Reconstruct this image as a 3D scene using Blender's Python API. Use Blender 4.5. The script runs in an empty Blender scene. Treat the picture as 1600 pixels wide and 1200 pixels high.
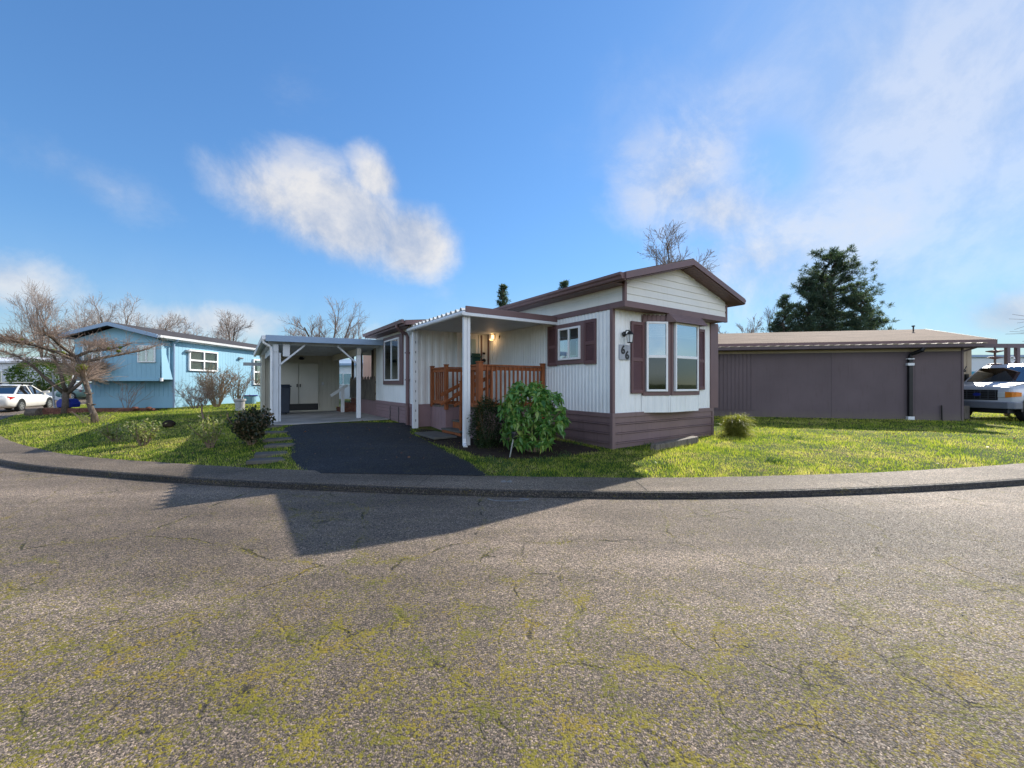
# look settings
SKY_DUST = .1; SKY_OZ = 2.5; SKY_SAT = 1.10; SKY_TINT = (.81, 1.01, 1.14); SKY_STR = .15; COMP = 1.15; VEIL = .55; CLOUD = .56; BACK_FILL = 1.7; SUN_E = 5.0; EXPO = .62
import bpy, bmesh, math, random
import numpy as np
from mathutils import Vector, Matrix, noise as mnoise
R = math.radians
rnd = random.Random(7)
NR = np.random.default_rng(11)
SC = bpy.context.scene
COL = SC.collection

# ------------------------------------------------------------------ mesh builder
class MB:
    def __init__(self):
        self.v = []; self.f = []
    def add(self, vs, fs):
        o = len(self.v)
        self.v += [tuple(p) for p in vs]
        self.f += [tuple(i + o for i in f) for f in fs]
        return self
    def box(self, x0, x1, y0, y1, z0, z1):
        return self.hexa([(x0, y0, z0), (x1, y0, z0), (x1, y1, z0), (x0, y1, z0),
                          (x0, y0, z1), (x1, y0, z1), (x1, y1, z1), (x0, y1, z1)])
    def hexa(self, p):
        return self.add(p, [(3, 2, 1, 0), (4, 5, 6, 7), (0, 1, 5, 4), (1, 2, 6, 5), (2, 3, 7, 6), (3, 0, 4, 7)])
    def bar(self, p, q, w, h, up=(0, 0, 1)):
        p, q = Vector(p), Vector(q)
        d = (q - p).normalized(); up = Vector(up)
        s = d.cross(up)
        if s.length < 1e-4: s = d.cross(Vector((0, 1, 0)))
        s.normalize(); t = s.cross(d).normalized()
        s *= w / 2; t *= h / 2
        return self.hexa([p - s - t, p + s - t, q + s - t, q - s - t, p - s + t, p + s + t, q + s + t, q - s + t])
    def prism(self, pts, ext):
        n = len(pts); e = Vector(ext)
        a = [Vector(p) for p in pts]; b = [p + e for p in a]
        fs = [tuple(range(n))[::-1], tuple(range(n, 2 * n))]
        for i in range(n):
            j = (i + 1) % n
            fs.append((i, j, j + n, i + n))
        return self.add(a + b, fs)
    def quad(self, a, b, c, d):
        return self.add([a, b, c, d], [(0, 1, 2, 3)])
    def tube(self, pts, rad, n=8, cap=True):
        pts = [Vector(p) for p in pts]
        if not hasattr(rad, '__len__'): rad = [rad] * len(pts)
        vs = []; fs = []
        ref = None
        for i, p in enumerate(pts):
            d = (pts[min(i + 1, len(pts) - 1)] - pts[max(i - 1, 0)])
            if d.length < 1e-9: d = Vector((0, 0, 1))
            d.normalize()
            if ref is None:
                ref = Vector((1, 0, 0)) if abs(d.x) < .8 else Vector((0, 1, 0))
            s = (ref - d * ref.dot(d))
            if s.length < 1e-5: s = d.orthogonal()
            s.normalize(); ref = s
            t = d.cross(s)
            for k in range(n):
                a = 2 * math.pi * k / n
                vs.append(p + (s * math.cos(a) + t * math.sin(a)) * rad[i])
        for i in range(len(pts) - 1):
            for k in range(n):
                k2 = (k + 1) % n
                fs.append((i * n + k, i * n + k2, (i + 1) * n + k2, (i + 1) * n + k))
        if cap and n > 2:
            fs.append(tuple(range(n))[::-1]); fs.append(tuple(range((len(pts) - 1) * n, len(pts) * n)))
        return self.add(vs, fs)
    def lathe(self, c, prof, n=16, axis='z'):
        vs = []; fs = []
        for r, h in prof:
            for k in range(n):
                a = 2 * math.pi * k / n
                u, w = r * math.cos(a), r * math.sin(a)
                vs.append((c[0] + u, c[1] + w, c[2] + h) if axis == 'z' else
                          ((c[0] + u, c[1] + h, c[2] + w) if axis == 'y' else (c[0] + h, c[1] + u, c[2] + w)))
        m = len(prof)
        for i in range(m - 1):
            for k in range(n):
                k2 = (k + 1) % n
                fs.append((i * n + k, i * n + k2, (i + 1) * n + k2, (i + 1) * n + k))
        fs.append(tuple(range(n))[::-1]); fs.append(tuple(range((m - 1) * n, m * n)))
        return self.add(vs, fs)
    def build(self, name, mat, parent=None, smooth=False, bevel=0, label=None, rel=True, fix=True, solid=0):
        me = bpy.data.meshes.new(name)
        v = self.v
        if parent is not None and rel:
            z = root_z(parent)
            v = [(p[0], p[1], p[2] - z) for p in v]
        me.from_pydata(v, [], self.f)
        if fix:
            bm = bmesh.new(); bm.from_mesh(me)
            bmesh.ops.recalc_face_normals(bm, faces=bm.faces); bm.to_mesh(me); bm.free()
        return link(name, me, mat, parent, smooth, bevel, label, solid)

def root_z(o):
    while o.parent: o = o.parent
    return o.location.z

def link(name, me, mat, parent=None, smooth=False, bevel=0, label=None, solid=0):
    if mat: me.materials.append(mat)
    if smooth:
        me.polygons.foreach_set('use_smooth', [True] * len(me.polygons))
    o = bpy.data.objects.new(name, me); COL.objects.link(o)
    if parent is not None: o.parent = parent
    if bevel:
        b = o.modifiers.new('bevel', 'BEVEL'); b.width = bevel; b.segments = 2; b.limit_method = 'ANGLE'
    if solid:
        s = o.modifiers.new('solid', 'SOLIDIFY'); s.thickness = solid; s.offset = 0
    if label: o['label'] = label
    return o

def npmesh(name, verts, tris, mat, parent=None, nper=3):
    """verts (n,3) float array, tris (m,nper) int array"""
    me = bpy.data.meshes.new(name)
    n, m = len(verts), len(tris)
    me.vertices.add(n); me.vertices.foreach_set('co', np.asarray(verts, np.float32).ravel())
    me.loops.add(m * nper); me.loops.foreach_set('vertex_index', np.asarray(tris, np.int32).ravel())
    me.polygons.add(m); me.polygons.foreach_set('loop_start', np.arange(0, m * nper, nper, dtype=np.int32))
    me.update(calc_edges=True)
    return link(name, me, mat, parent)

def thing(name, label, cat, loc=(0, 0, 0), rz=0, group=None):
    o = bpy.data.objects.new(name, None); COL.objects.link(o)
    o.empty_display_size = .2
    o.location = loc; o.rotation_euler = (0, 0, rz)
    o['label'] = label; o['category'] = cat
    if group: o['group'] = group
    return o
def tag(o, label, cat, group=None):
    o['label'] = label; o['category'] = cat
    if group: o['group'] = group
    return o
def struct(o):
    o['kind'] = 'structure'; return o
def stuff(o, label=None, cat=None):
    o['kind'] = 'stuff'
    if label: o['label'] = label
    if cat: o['category'] = cat
    return o

# ------------------------------------------------------------------ materials
def newmat(name):
    m = bpy.data.materials.new(name); m.use_nodes = True
    nt = m.node_tree; nt.nodes.clear()
    return m, nt
class NB:
    """small node helper"""
    def __init__(self, nt): self.nt = nt
    def n(self, t, **kw):
        nd = self.nt.nodes.new(t)
        for k, v in kw.items():
            if k.startswith('i_'):
                key = k[2:]
                key = int(key) if key.isdigit() else key.replace('_', ' ')
                nd.inputs[key].default_value = v
            else: setattr(nd, k, v)
        return nd
    def l(self, a, b): self.nt.links.new(a, b); return b
    def math(self, op, a, b=None, c=None, clamp=False):
        nd = self.n('ShaderNodeMath', operation=op); nd.use_clamp = clamp
        for i, x in enumerate((a, b, c)):
            if x is None: continue
            if isinstance(x, (int, float)): nd.inputs[i].default_value = x
            else: self.l(x, nd.inputs[i])
        return nd.outputs[0]
    def mix(self, f, a, b, mode='MIX'):
        nd = self.n('ShaderNodeMix', data_type='RGBA', blend_type=mode)
        for s, x in ((nd.inputs[0], f), (nd.inputs[6], a), (nd.inputs[7], b)):
            if isinstance(x, (int, float)): s.default_value = x
            elif isinstance(x, (tuple, list)): s.default_value = (*x[:3], 1)
            else: self.l(x, s)
        return nd.outputs[2]
    def ramp(self, f, *st):
        nd = self.n('ShaderNodeValToRGB')
        el = nd.color_ramp.elements
        while len(el) < len(st): el.new(.5)
        for e, (p, c) in zip(el, st):
            e.position = p; e.color = (*c[:3], 1) if hasattr(c, '__len__') else (c, c, c, 1)
        self.l(f, nd.inputs[0]); return nd.outputs[0]
    def ss(self, x, a, b):
        nd = self.n('ShaderNodeMapRange', interpolation_type='SMOOTHSTEP')
        nd.inputs[1].default_value = a; nd.inputs[2].default_value = b
        self.l(x, nd.inputs[0]); return nd.outputs[0]
    def coord(self, scale=(1, 1, 1), out='Object', rot=(0, 0, 0)):
        tc = self.n('ShaderNodeTexCoord')
        mp = self.n('ShaderNodeMapping'); mp.inputs['Scale'].default_value = scale; mp.inputs['Rotation'].default_value = rot
        self.l(tc.outputs[out], mp.inputs[0]); return mp.outputs[0]
    def noise(self, co, scale, detail=4, rough=.55, dist=0):
        nd = self.n('ShaderNodeTexNoise'); nd.inputs['Scale'].default_value = scale
        nd.inputs['Detail'].default_value = detail; nd.inputs['Roughness'].default_value = rough
        nd.inputs['Distortion'].default_value = dist
        self.l(co, nd.inputs['Vector']); return nd
    def vor(self, co, scale, feature='F1', rand=1):
        nd = self.n('ShaderNodeTexVoronoi', feature=feature); nd.inputs['Scale'].default_value = scale
        nd.inputs['Randomness'].default_value = rand
        self.l(co, nd.inputs['Vector']); return nd
    def bump(self, h, strength=.3, dist=.01, prev=None):
        nd = self.n('ShaderNodeBump'); nd.inputs['Strength'].default_value = strength; nd.inputs['Distance'].default_value = dist
        self.l(h, nd.inputs['Height'])
        if prev is not None: self.l(prev, nd.inputs['Normal'])
        return nd.outputs[0]
    def out(self, sh):
        o = self.n('ShaderNodeOutputMaterial'); self.l(sh, o.inputs[0])
    def bsdf(self, col, rough=.6, spec=.3, metal=0, normal=None):
        b = self.n('ShaderNodeBsdfPrincipled')
        for k, x in (('Base Color', col), ('Roughness', rough), ('Metallic', metal), ('Specular IOR Level', spec)):
            if isinstance(x, (int, float)): b.inputs[k].default_value = x
            elif isinstance(x, (tuple, list)): b.inputs[k].default_value = (*x[:3], 1)
            else: self.l(x, b.inputs[k])
        if normal is not None: self.l(normal, b.inputs['Normal'])
        return b

def paint(name, col, rough=.55, spec=.3, var=.12, vs=2.5, dirt=.25, streak=True, bump=.15, bs=90, metal=0, dirtcol=None):
    """painted / plain surface with uneven tone, vertical dirt streaks and fine surface texture"""
    m, nt = newmat(name); b = NB(nt)
    co = b.coord()
    n1 = b.noise(co, vs, 5)
    f = b.ramp(n1.outputs[0], (.3, 1 - var), (.7, 1 + var * .6))
    c = b.mix(1.0, col, f, 'MULTIPLY')
    if dirt:
        cs = b.coord((3, 3, .35)) if streak else co
        n2 = b.noise(cs, 4 if streak else 6, 6, .65)
        d = b.math('MULTIPLY', b.ss(n2.outputs[0], .5, .78), dirt)
        c = b.mix(d, c, dirtcol or tuple(x * .45 for x in col))
    n3 = b.noise(co, bs, 3)
    rr = b.math('MULTIPLY_ADD', n1.outputs[0], .25, rough - .12)
    bs_ = b.bsdf(c, rr, spec, metal, b.bump(n3.outputs[0], bump, .004))
    b.out(bs_.outputs[0]); return m

def wood(name, col, dark, scale=(12, 12, 1.2), rough=.7, rot=(0, 0, 0)):
    m, nt = newmat(name); b = NB(nt)
    co = b.coord(scale, rot=rot)
    n1 = b.noise(co, 3, 6, .6, .6)
    c = b.ramp(n1.outputs[0], (.3, dark), (.62, col))
    n2 = b.noise(b.coord(), 1.7, 3)
    c = b.mix(1, c, b.ramp(n2.outputs[0], (.3, .75), (.7, 1.15)), 'MULTIPLY')
    b.out(b.bsdf(c, rough, .25, 0, b.bump(n1.outputs[0], .35, .004)).outputs[0]); return m

def leafmat(name, cols, trans=.35, scale=6, rough=.45, spec=.35, tcol=None):
    m, nt = newmat(name); b = NB(nt)
    n1 = b.noise(b.coord(), scale, 3)
    geo = b.n('ShaderNodeNewGeometry')
    f = b.math('ADD', b.math('MULTIPLY', n1.outputs[0], .6), b.math('MULTIPLY', geo.outputs['Random Per Island'], .4))
    k = len(cols)
    c = b.ramp(f, *[(.25 + .5 * i / max(1, k - 1), cc) for i, cc in enumerate(cols)])
    p = b.bsdf(c, rough, spec)
    t = b.n('ShaderNodeBsdfTranslucent')
    b.l(b.mix(1, c, tcol or (1.5, 1.6, .7), 'MULTIPLY'), t.inputs[0])
    mx = b.n('ShaderNodeMixShader'); mx.inputs[0].default_value = trans
    b.l(p.outputs[0], mx.inputs[1]); b.l(t.outputs[0], mx.inputs[2])
    b.out(mx.outputs[0]); return m

def glassmat(name, tint=(.75, .85, .85), refl=.22, rough=.015):
    m, nt = newmat(name); b = NB(nt)
    lw = b.n('ShaderNodeFresnel'); lw.inputs[0].default_value = 1.5
    f = b.math('ADD', b.math('MULTIPLY', lw.outputs[0], 1.6), refl, clamp=True)
    gb = b.n('ShaderNodeNewGeometry'); f = b.math('MULTIPLY', f, b.math('SUBTRACT', 1, gb.outputs['Backfacing']))
    g = b.n('ShaderNodeBsdfGlossy'); g.inputs['Roughness'].default_value = rough; g.inputs[0].default_value = (.92, .96, 1, 1)
    n = b.noise(b.coord(), 1.3, 2)
    b.l(b.bump(n.outputs[0], .05, .02), g.inputs['Normal'])
    t = b.n('ShaderNodeBsdfTransparent'); t.inputs[0].default_value = (*tint, 1)
    mx = b.n('ShaderNodeMixShader'); b.l(f, mx.inputs[0]); b.l(t.outputs[0], mx.inputs[1]); b.l(g.outputs[0], mx.inputs[2])
    b.out(mx.outputs[0]); return m

def emit(name, col, s):
    m, nt = newmat(name); b = NB(nt)
    e = b.n('ShaderNodeEmission'); e.inputs[0].default_value = (*col, 1); e.inputs[1].default_value = s
    b.out(e.outputs[0]); return m

def carpaint(name, col, rough=.25, metal=0.0, dirt=.15):
    m, nt = newmat(name); b = NB(nt)
    n = b.noise(b.coord(), 3, 5)
    c = b.mix(b.math('MULTIPLY', b.ss(n.outputs[0], .45, .75), dirt), col, tuple(.5 * x + .05 for x in (col[0] * .8, col[1] * .75, col[2] * .65)))
    p = b.bsdf(c, rough, .5, metal)
    p.inputs['Coat Weight'].default_value = .5; p.inputs['Coat Roughness'].default_value = .06
    b.out(p.outputs[0]); return m

def roadmat(name, base=(.172, .138, .106), moss=1.0, scale=100, crack=True, dark=1.0):
    m, nt = newmat(name); b = NB(nt)
    tc = b.n('ShaderNodeTexCoord'); co = tc.outputs['Object']
    wob = b.noise(co, 9, 2)
    cd = b.n('ShaderNodeVectorMath', operation='MULTIPLY_ADD')
    b.l(wob.outputs['Color'], cd.inputs[0]); cd.inputs[1].default_value = (.03, .03, .03); b.l(co, cd.inputs[2])
    v1 = b.vor(cd.outputs[0], scale); v2 = b.vor(cd.outputs[0], scale * 2.6)
    sep = b.n('ShaderNodeSeparateColor'); b.l(v1.outputs['Color'], sep.inputs[0])
    sep2 = b.n('ShaderNodeSeparateColor'); b.l(v2.outputs['Color'], sep2.inputs[0])
    B = Vector(base) * dark
    st = b.ramp(sep.outputs[0], (.0, B * .42), (.35, B * .8), (.6, (B[0] * 1.25, B[1] * 1.2, B[2] * 1.22)), (.85, (B[0] * 1.6, B[1] * 1.5, B[2] * 1.4)), (1, (B[0] * 2.3, B[1] * 2.2, B[2] * 2.05)))
    st2 = b.ramp(sep2.outputs[0], (0, .4), (1, 1.7))
    c = b.mix(1, st, st2, 'MULTIPLY')
    gap = b.ss(v1.outputs['Distance'], .42, .72)
    c = b.mix(b.math('MULTIPLY', gap, .55), c, tuple(B * .28))
    pit = b.ss(b.noise(co, 62, 3, .6).outputs[0], .575, .65)
    c = b.mix(b.math('MULTIPLY', pit, .75), c, tuple(B * .16))
    # broad worn and stained areas, tyre-polished bands
    big = b.noise(co, .33, 5, .6)
    bandco = b.coord((.28, 1.1, 1), rot=(0, 0, R(-22)))
    band = b.noise(bandco, .9, 4, .6)
    tone = b.math('MULTIPLY', b.ramp(big.outputs[0], (.28, .62), (.72, 1.35)), b.ramp(band.outputs[0], (.3, .68), (.5, .95), (.68, 1.5)))
    c = b.mix(1, c, tone, 'MULTIPLY')
    h = b.math('MULTIPLY', gap, -1)
    h = b.math('SUBTRACT', b.math('ADD', h, b.math('MULTIPLY', sep.outputs[1], .5)), b.math('MULTIPLY', pit, 1.4))
    if crack:
        wc = b.noise(co, 1.3, 4, .6)
        cc = b.n('ShaderNodeVectorMath', operation='MULTIPLY_ADD')
        b.l(wc.outputs['Color'], cc.inputs[0]); cc.inputs[1].default_value = (.42, .42, .0); b.l(co, cc.inputs[2])
        e1 = b.vor(cc.outputs[0], .42, 'DISTANCE_TO_EDGE')
        e2 = b.vor(cc.outputs[0], 2.9, 'DISTANCE_TO_EDGE')
        sy = b.n('ShaderNodeSeparateXYZ'); b.l(co, sy.inputs[0])
        area = b.math('ADD', b.ss(b.noise(co, .5, 2).outputs[0], .5, .62), b.math('MULTIPLY', b.ss(sy.outputs[1], 3.6, 2.2), .75), clamp=True)
        k1 = b.math('SUBTRACT', 1, b.ss(e1.outputs[0], .0015, .006))
        k2 = b.math('MULTIPLY', b.math('SUBTRACT', 1, b.ss(e2.outputs[0], .008, .03)), area)
        br = b.ss(b.noise(co, 2.6, 3).outputs[0], .47, .6)
        kk = b.math('MAXIMUM', b.math('MULTIPLY', k1, br), b.math('MULTIPLY', k2, br))
        # hairline part of the crack is dark and open, its lips hold moss
        c = b.mix(b.math('MULTIPLY', kk, .92), c, tuple(B * .12))
        h = b.math('SUBTRACT', h, b.math('MULTIPLY', kk, 2.5))
        wide = b.math('MAXIMUM', b.math('SUBTRACT', 1, b.ss(e1.outputs[0], .003, .016)), b.math('MULTIPLY', b.math('SUBTRACT', 1, b.ss(e2.outputs[0], .03, .11)), area))
    m1 = b.noise(co, 50, 4, .7); m2 = b.noise(co, .75, 3, .6); m3 = b.noise(co, 5, 2)
    sepc = b.n('ShaderNodeSeparateXYZ'); b.l(co, sepc.inputs[0]); damp = b.ss(b.math('ADD', sepc.outputs[1], b.math('MULTIPLY', b.math('SUBTRACT', m2.outputs[0], .5), 3.0)), 4.2, 2.0)
    mm = b.math('ADD', m1.outputs[0], b.math('MULTIPLY', b.math('SUBTRACT', m2.outputs[0], .5), .13))
    mm = b.math('ADD', mm, b.math('MULTIPLY', b.math('SUBTRACT', m3.outputs[0], .5), .3))
    if crack: mm = b.math('ADD', mm, b.math('MULTIPLY', wide, .060))
    if crack: mm = b.math('ADD', mm, b.math('MULTIPLY', damp, .078))
    mo = b.math('MULTIPLY', b.ss(mm, .605, .66), .92 * moss)
    mc = b.ramp(b.noise(co, 3.1, 3).outputs[0], (.35, (.12, .115, .010)), (.52, (.21, .175, .011)), (.72, (.24, .165, .014)))
    c = b.mix(mo, c, mc)
    h = b.math('ADD', h, b.math('MULTIPLY', mo, 1.2))
    rough = b.math('MULTIPLY_ADD', sep.outputs[2], .3, .6)
    p = b.bsdf(c, rough, .3, 0, b.bump(h, .55, .006))
    b.out(p.outputs[0]); return m

def lawnmat(name, blades=True):
    m, nt = newmat(name); b = NB(nt)
    tc = b.n('ShaderNodeTexCoord'); co = tc.outputs['Object']
    n1 = b.noise(co, .7, 5, .6); n2 = b.noise(co, 4.0, 5, .65)
    f = b.math('ADD', b.math('MULTIPLY', b.math('MULTIPLY_ADD', n1.outputs[0], 1.5, -.25), .5), b.math('MULTIPLY', b.math('MULTIPLY_ADD', n2.outputs[0], 1.9, -.45), .5))
    if blades:
        geo = b.n('ShaderNodeNewGeometry')
        f = b.math('ADD', f, b.math('MULTIPLY', b.math('SUBTRACT', geo.outputs['Random Per Island'], .5), .3))
        c = b.ramp(f, (.25, (.07, .145, .02)), (.37, (.19, .28, .035)), (.48, (.36, .42, .045)), (.60, (.50, .48, .11)), (.72, (.60, .54, .26)))
        p = b.bsdf(c, .5, .35)
        t = b.n('ShaderNodeBsdfTranslucent'); b.l(b.mix(1, c, (1.35, 1.4, .7), 'MULTIPLY'), t.inputs[0])
        mx = b.n('ShaderNodeMixShader'); mx.inputs[0].default_value = .55
        b.l(p.outputs[0], mx.inputs[1]); b.l(t.outputs[0], mx.inputs[2]); b.out(mx.outputs[0])
    else:
        c = b.ramp(f, (.3, (.03, .055, .01)), (.5, (.06, .09, .016)), (.62, (.11, .11, .03)), (.75, (.13, .10, .05)))
        nb = b.noise(co, 40, 4)
        c = b.mix(1, c, b.ramp(nb.outputs[0], (.3, .5), (.7, 1.4)), 'MULTIPLY')
        b.out(b.bsdf(c, .9, .1, 0, b.bump(nb.outputs[0], .9, .03)).outputs[0])
    return m

MT = {}
def mats():
    W = (.70, .715, .70)
    MT['white_siding'] = paint('white_siding', (.80, .82, .82), .45, .35, .07, 1.3, .26, dirtcol=(.34, .30, .22))
    MT['lap_siding'] = paint('lap_siding', (.74, .74, .70), .5, .3, .06, 1.2, .12, dirtcol=(.34, .30, .22))
    MT['white_trim'] = paint('white_trim', (.72, .74, .76), .45, .35, .05, 3, .18, dirtcol=(.30, .28, .24))
    MT['white_vinyl'] = paint('white_vinyl', (.78, .79, .80), .35, .4, .03, 3, .05)
    MT['brown_trim'] = paint('brown_trim', (.17, .105, .105), .5, .35, .14, 2, .3)
    MT['brown_skirt'] = paint('brown_skirt', (.20, .135, .135), .5, .35, .14, 1.4, .35, dirtcol=(.085, .06, .04))
    MT['mauve_skirt'] = paint('mauve_skirt', (.27, .18, .19), .6, .3, .12, 2, .3, dirtcol=(.10, .08, .06))
    MT['shutter'] = paint('shutter_brown', (.135, .07, .072), .5, .35, .1, 3, .2)
    MT['redwood'] = wood('redwood_stain', (.34, .115, .042), (.17, .05, .02))
    MT['old_wood'] = wood('weathered_wood', (.20, .17, .14), (.07, .055, .045))
    MT['shingle'] = None
    MT['concrete'] = paint('concrete', (.30, .29, .27), .85, .2, .25, 1.6, .45, False, .5, 60, dirtcol=(.10, .10, .075))
    MT['carport_paint'] = paint('carport_paint', (.56, .60, .64), .55, .3, .08, 2, .22, dirtcol=(.22, .22, .2))
    MT['shed_paint'] = paint('shed_paint', (.52, .50, .42), .6, .3, .08, 1.5, .2, dirtcol=(.2, .18, .14))
    MT['shed_door'] = paint('shed_door', (.60, .58, .51), .55, .3, .05, 1.5, .15, dirtcol=(.25, .23, .18))
    MT['dark_metal'] = paint('dark_metal', (.02, .02, .022), .4, .5, .2, 5, .1, metal=.3)
    MT['steel'] = paint('steel', (.4, .4, .4), .35, .5, .1, 4, .1, metal=.8)
    MT['black'] = paint('black_plastic', (.012, .013, .015), .45, .4, .2, 4, .1)
    MT['bluehouse'] = paint('blue_wall', (.25, .45, .575), .65, .25, .07, .8, .14, dirtcol=(.13, .27, .36))
    MT['bluetrim'] = paint('blue_grey_trim', (.27, .37, .50), .6, .25, .06, 1, .1)
    MT['glass'] = glassmat('window_glass', refl=.20)
    MT['glass_up'] = glassmat('window_glass_bright', refl=.42)
    MT['glass_low'] = glassmat('screened_glass', (.35, .4, .42), refl=.035, rough=.03)
    MT['carglass'] = glassmat('car_glass', (.25, .3, .32), refl=.16)
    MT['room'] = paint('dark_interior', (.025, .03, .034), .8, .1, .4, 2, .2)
    MT['curtain'] = paint('curtain_cloth', (.42, .44, .42), .85, .1, .15, 5, .1)
    MT['blind'] = paint('blind_slats', (.42, .40, .34), .7, .2, .1, 5, .1)
    MT['rubber'] = paint('tyre_rubber', (.018, .018, .019), .75, .25, .2, 6, .3, False, dirtcol=(.06, .05, .04))
    MT['alloy'] = paint('wheel_alloy', (.5, .5, .52), .3, .5, .08, 8, .2, metal=.7)
    MT['bark'] = wood('grey_bark', (.17, .135, .108), (.035, .027, .022), (18, 18, 3), .9)
    MT['twig'] = paint('brown_twigs', (.22, .16, .12), .85, .15, .3, 3, 0)
    MT['twig_red'] = paint('plum_twigs', (.34, .25, .19), .85, .15, .3, 2, 0)
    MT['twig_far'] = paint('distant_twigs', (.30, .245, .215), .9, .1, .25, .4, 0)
    MT['twig_pale'] = paint('pale_twigs', (.34, .25, .17), .85, .15, .3, 3, 0)
    MT['soil'] = paint('dark_soil', (.035, .026, .02), .95, .1, .5, 9, .4, False, .9, 40, dirtcol=(.09, .07, .05))
    MT['brick'] = paint('red_brick', (.17, .075, .055), .85, .2, .35, 7, .4, False, .6, 40, dirtcol=(.07, .05, .045))
    MT['rock'] = paint('grey_rock', (.21, .205, .19), .9, .2, .3, 6, .4, False, .7, 30)
    MT['paver'] = paint('grey_paver', (.115, .108, .095), .9, .2, .25, 5, .4, False, .6, 50, dirtcol=(.05, .055, .03))
    MT['blueplastic'] = paint('blue_plastic', (.02, .035, .28), .4, .4, .2, 4, .1)
    MT['bin'] = paint('navy_bin_plastic', (.02, .03, .05), .5, .35, .2, 4, .15)
    MT['nwall'] = paint('brown_plywood', (.135, .105, .112), .7, .2, .16, .7, .42, True, .4, 70, dirtcol=(.09, .065, .06))
    MT['tan'] = paint('tan_wall', (.42, .34, .24), .65, .25, .08, 1.5, .2)
    MT['boxleaf'] = leafmat('box_leaf', [(.010, .022, .008), (.022, .045, .013), (.04, .07, .02)], .2, 9)
    MT['rhodo'] = leafmat('rhododendron_leaf', [(.045, .13, .036), (.10, .24, .055), (.19, .33, .08), (.32, .39, .10)], .3, 3.5, .32, .5)
    MT['rose'] = leafmat('rose_leaf', [(.10, .14, .04), (.25, .28, .10), (.42, .38, .22)], .4, 12)
    MT['redleaf'] = leafmat('red_brown_leaf', [(.12, .05, .03), (.20, .09, .06), (.16, .12, .05)], .35, 8)
    MT['darkleaf'] = leafmat('dusky_rose_leaf', [(.015, .024, .013), (.03, .045, .02), (.06, .06, .03), (.26, .17, .10)], .25, 14)
    MT['gold'] = leafmat('golden_blade', [(.10, .13, .02), (.22, .22, .04), (.33, .30, .09)], .45, 5)
    MT['conifer'] = leafmat('conifer_needles', [(.045, .075, .058), (.075, .115, .08), (.16, .19, .125)], .35, .8, .6, .2, (1.3, 1.4, .8))
    MT['hedge'] = leafmat('laurel_leaf', [(.03, .075, .015), (.065, .13, .022), (.15, .20, .04)], .3, 1.6)
    MT['weed'] = leafmat('weed_leaf', [(.03, .07, .018), (.06, .12, .03), (.11, .15, .06)], .35, 7)
    MT['moss'] = leafmat('tree_moss', [(.10, .13, .012), (.20, .22, .02)], .2, 20)
    MT['road'] = roadmat('old_asphalt')
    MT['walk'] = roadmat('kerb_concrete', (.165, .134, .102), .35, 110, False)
    MT['drive'] = roadmat('driveway_asphalt', (.024, .026, .030), .5, 85, False); MT['kerbface'] = roadmat('shaded_dirty_kerb_face', (.042, .038, .034), .5, 70, False)  # kerb face: its shade is put into the dark colour, along with gutter dirt
    MT['lawn'] = lawnmat('grass_blades'); MT['turf'] = lawnmat('turf', False)
    MT['amber'] = paint('amber_lens', (.75, .22, .02), .2, .5, .1, 5, 0)
    MT['redlens'] = paint('red_lens', (.4, .02, .015), .15, .5, .1, 5, 0)
    MT['clearlens'] = paint('clear_lens', (.62, .65, .66), .1, .6, .1, 5, 0)
    MT['whitecar'] = carpaint('white_car_paint', (.70, .69, .66))
    MT['vanpaint'] = carpaint('white_van_paint', (.50, .52, .56), .22)
    MT['tealcar'] = carpaint('teal_car_paint', (.10, .20, .19))
    MT['green_box'] = paint('green_mailbox', (.012, .07, .055), .4, .4, .1, 5, .1)
    MT['pot'] = paint('pale_pot', (.42, .42, .43), .6, .3, .12, 6, .4, dirtcol=(.14, .13, .12))
    MT['faded'] = paint('faded_white_paint', (.28, .28, .27), .8, .2, .3, 30, .7, False, dirtcol=(.12, .115, .11))
    MT['plaque'] = paint('grey_plaque', (.36, .38, .42), .6, .3, .1, 9, .2)
    MT['peach'] = paint('peach_wall', (.52, .34, .27), .7, .2, .1, 1, .2)
    MT['farwhite'] = paint('far_white_wall', (.60, .64, .68), .7, .2, .06, .6, .1)
    MT['fargrey'] = paint('far_grey_wall', (.36, .38, .40), .7, .2, .1, .6, .2)
    MT['dark_roof'] = paint('dark_felt_roof', (.065, .06, .062), .9, .15, .2, 2, .2, False, .6, 40); MT['bumper'] = paint('bumper_plastic', (.16, .17, .20), .45, .35, .1, 4, .1); MT['grillebar'] = paint('grille_plastic', (.07, .075, .085), .4, .4, .1, 4, .1)
    MT['aqua'] = paint('aqua_door', (.06, .30, .42), .6, .3, .08, 2, .15)
    nt = MT['nwall'].node_tree; b = NB(nt); pr = [n for n in nt.nodes if n.type == 'BSDF_PRINCIPLED'][0]; old = pr.inputs['Base Color'].links[0].from_socket
    co = b.coord(); sz = b.n('ShaderNodeSeparateXYZ'); b.l(co, sz.inputs[0])
    sp_ = b.math('MULTIPLY', b.ss(b.math('ADD', sz.outputs[2], b.math('MULTIPLY', b.noise(co, 5, 5, .7).outputs[0], -.5)), .12, -.22), .6)
    c = b.mix(sp_, old, (.16, .135, .11)); b.l(c, pr.inputs['Base Color'])
    m, nt = newmat('shingle_roof'); b = NB(nt); co = b.coord()
    br = b.n('ShaderNodeTexBrick'); br.inputs['Scale'].default_value = 1; br.inputs['Brick Width'].default_value = .3; br.inputs['Row Height'].default_value = .14
    br.inputs['Mortar Size'].default_value = .006; b.l(co, br.inputs['Vector'])
    for k, c in (('Color1', (.10, .075, .062)), ('Color2', (.17, .125, .10)), ('Mortar', (.04, .03, .026))): br.inputs[k].default_value = (*c, 1)
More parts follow.
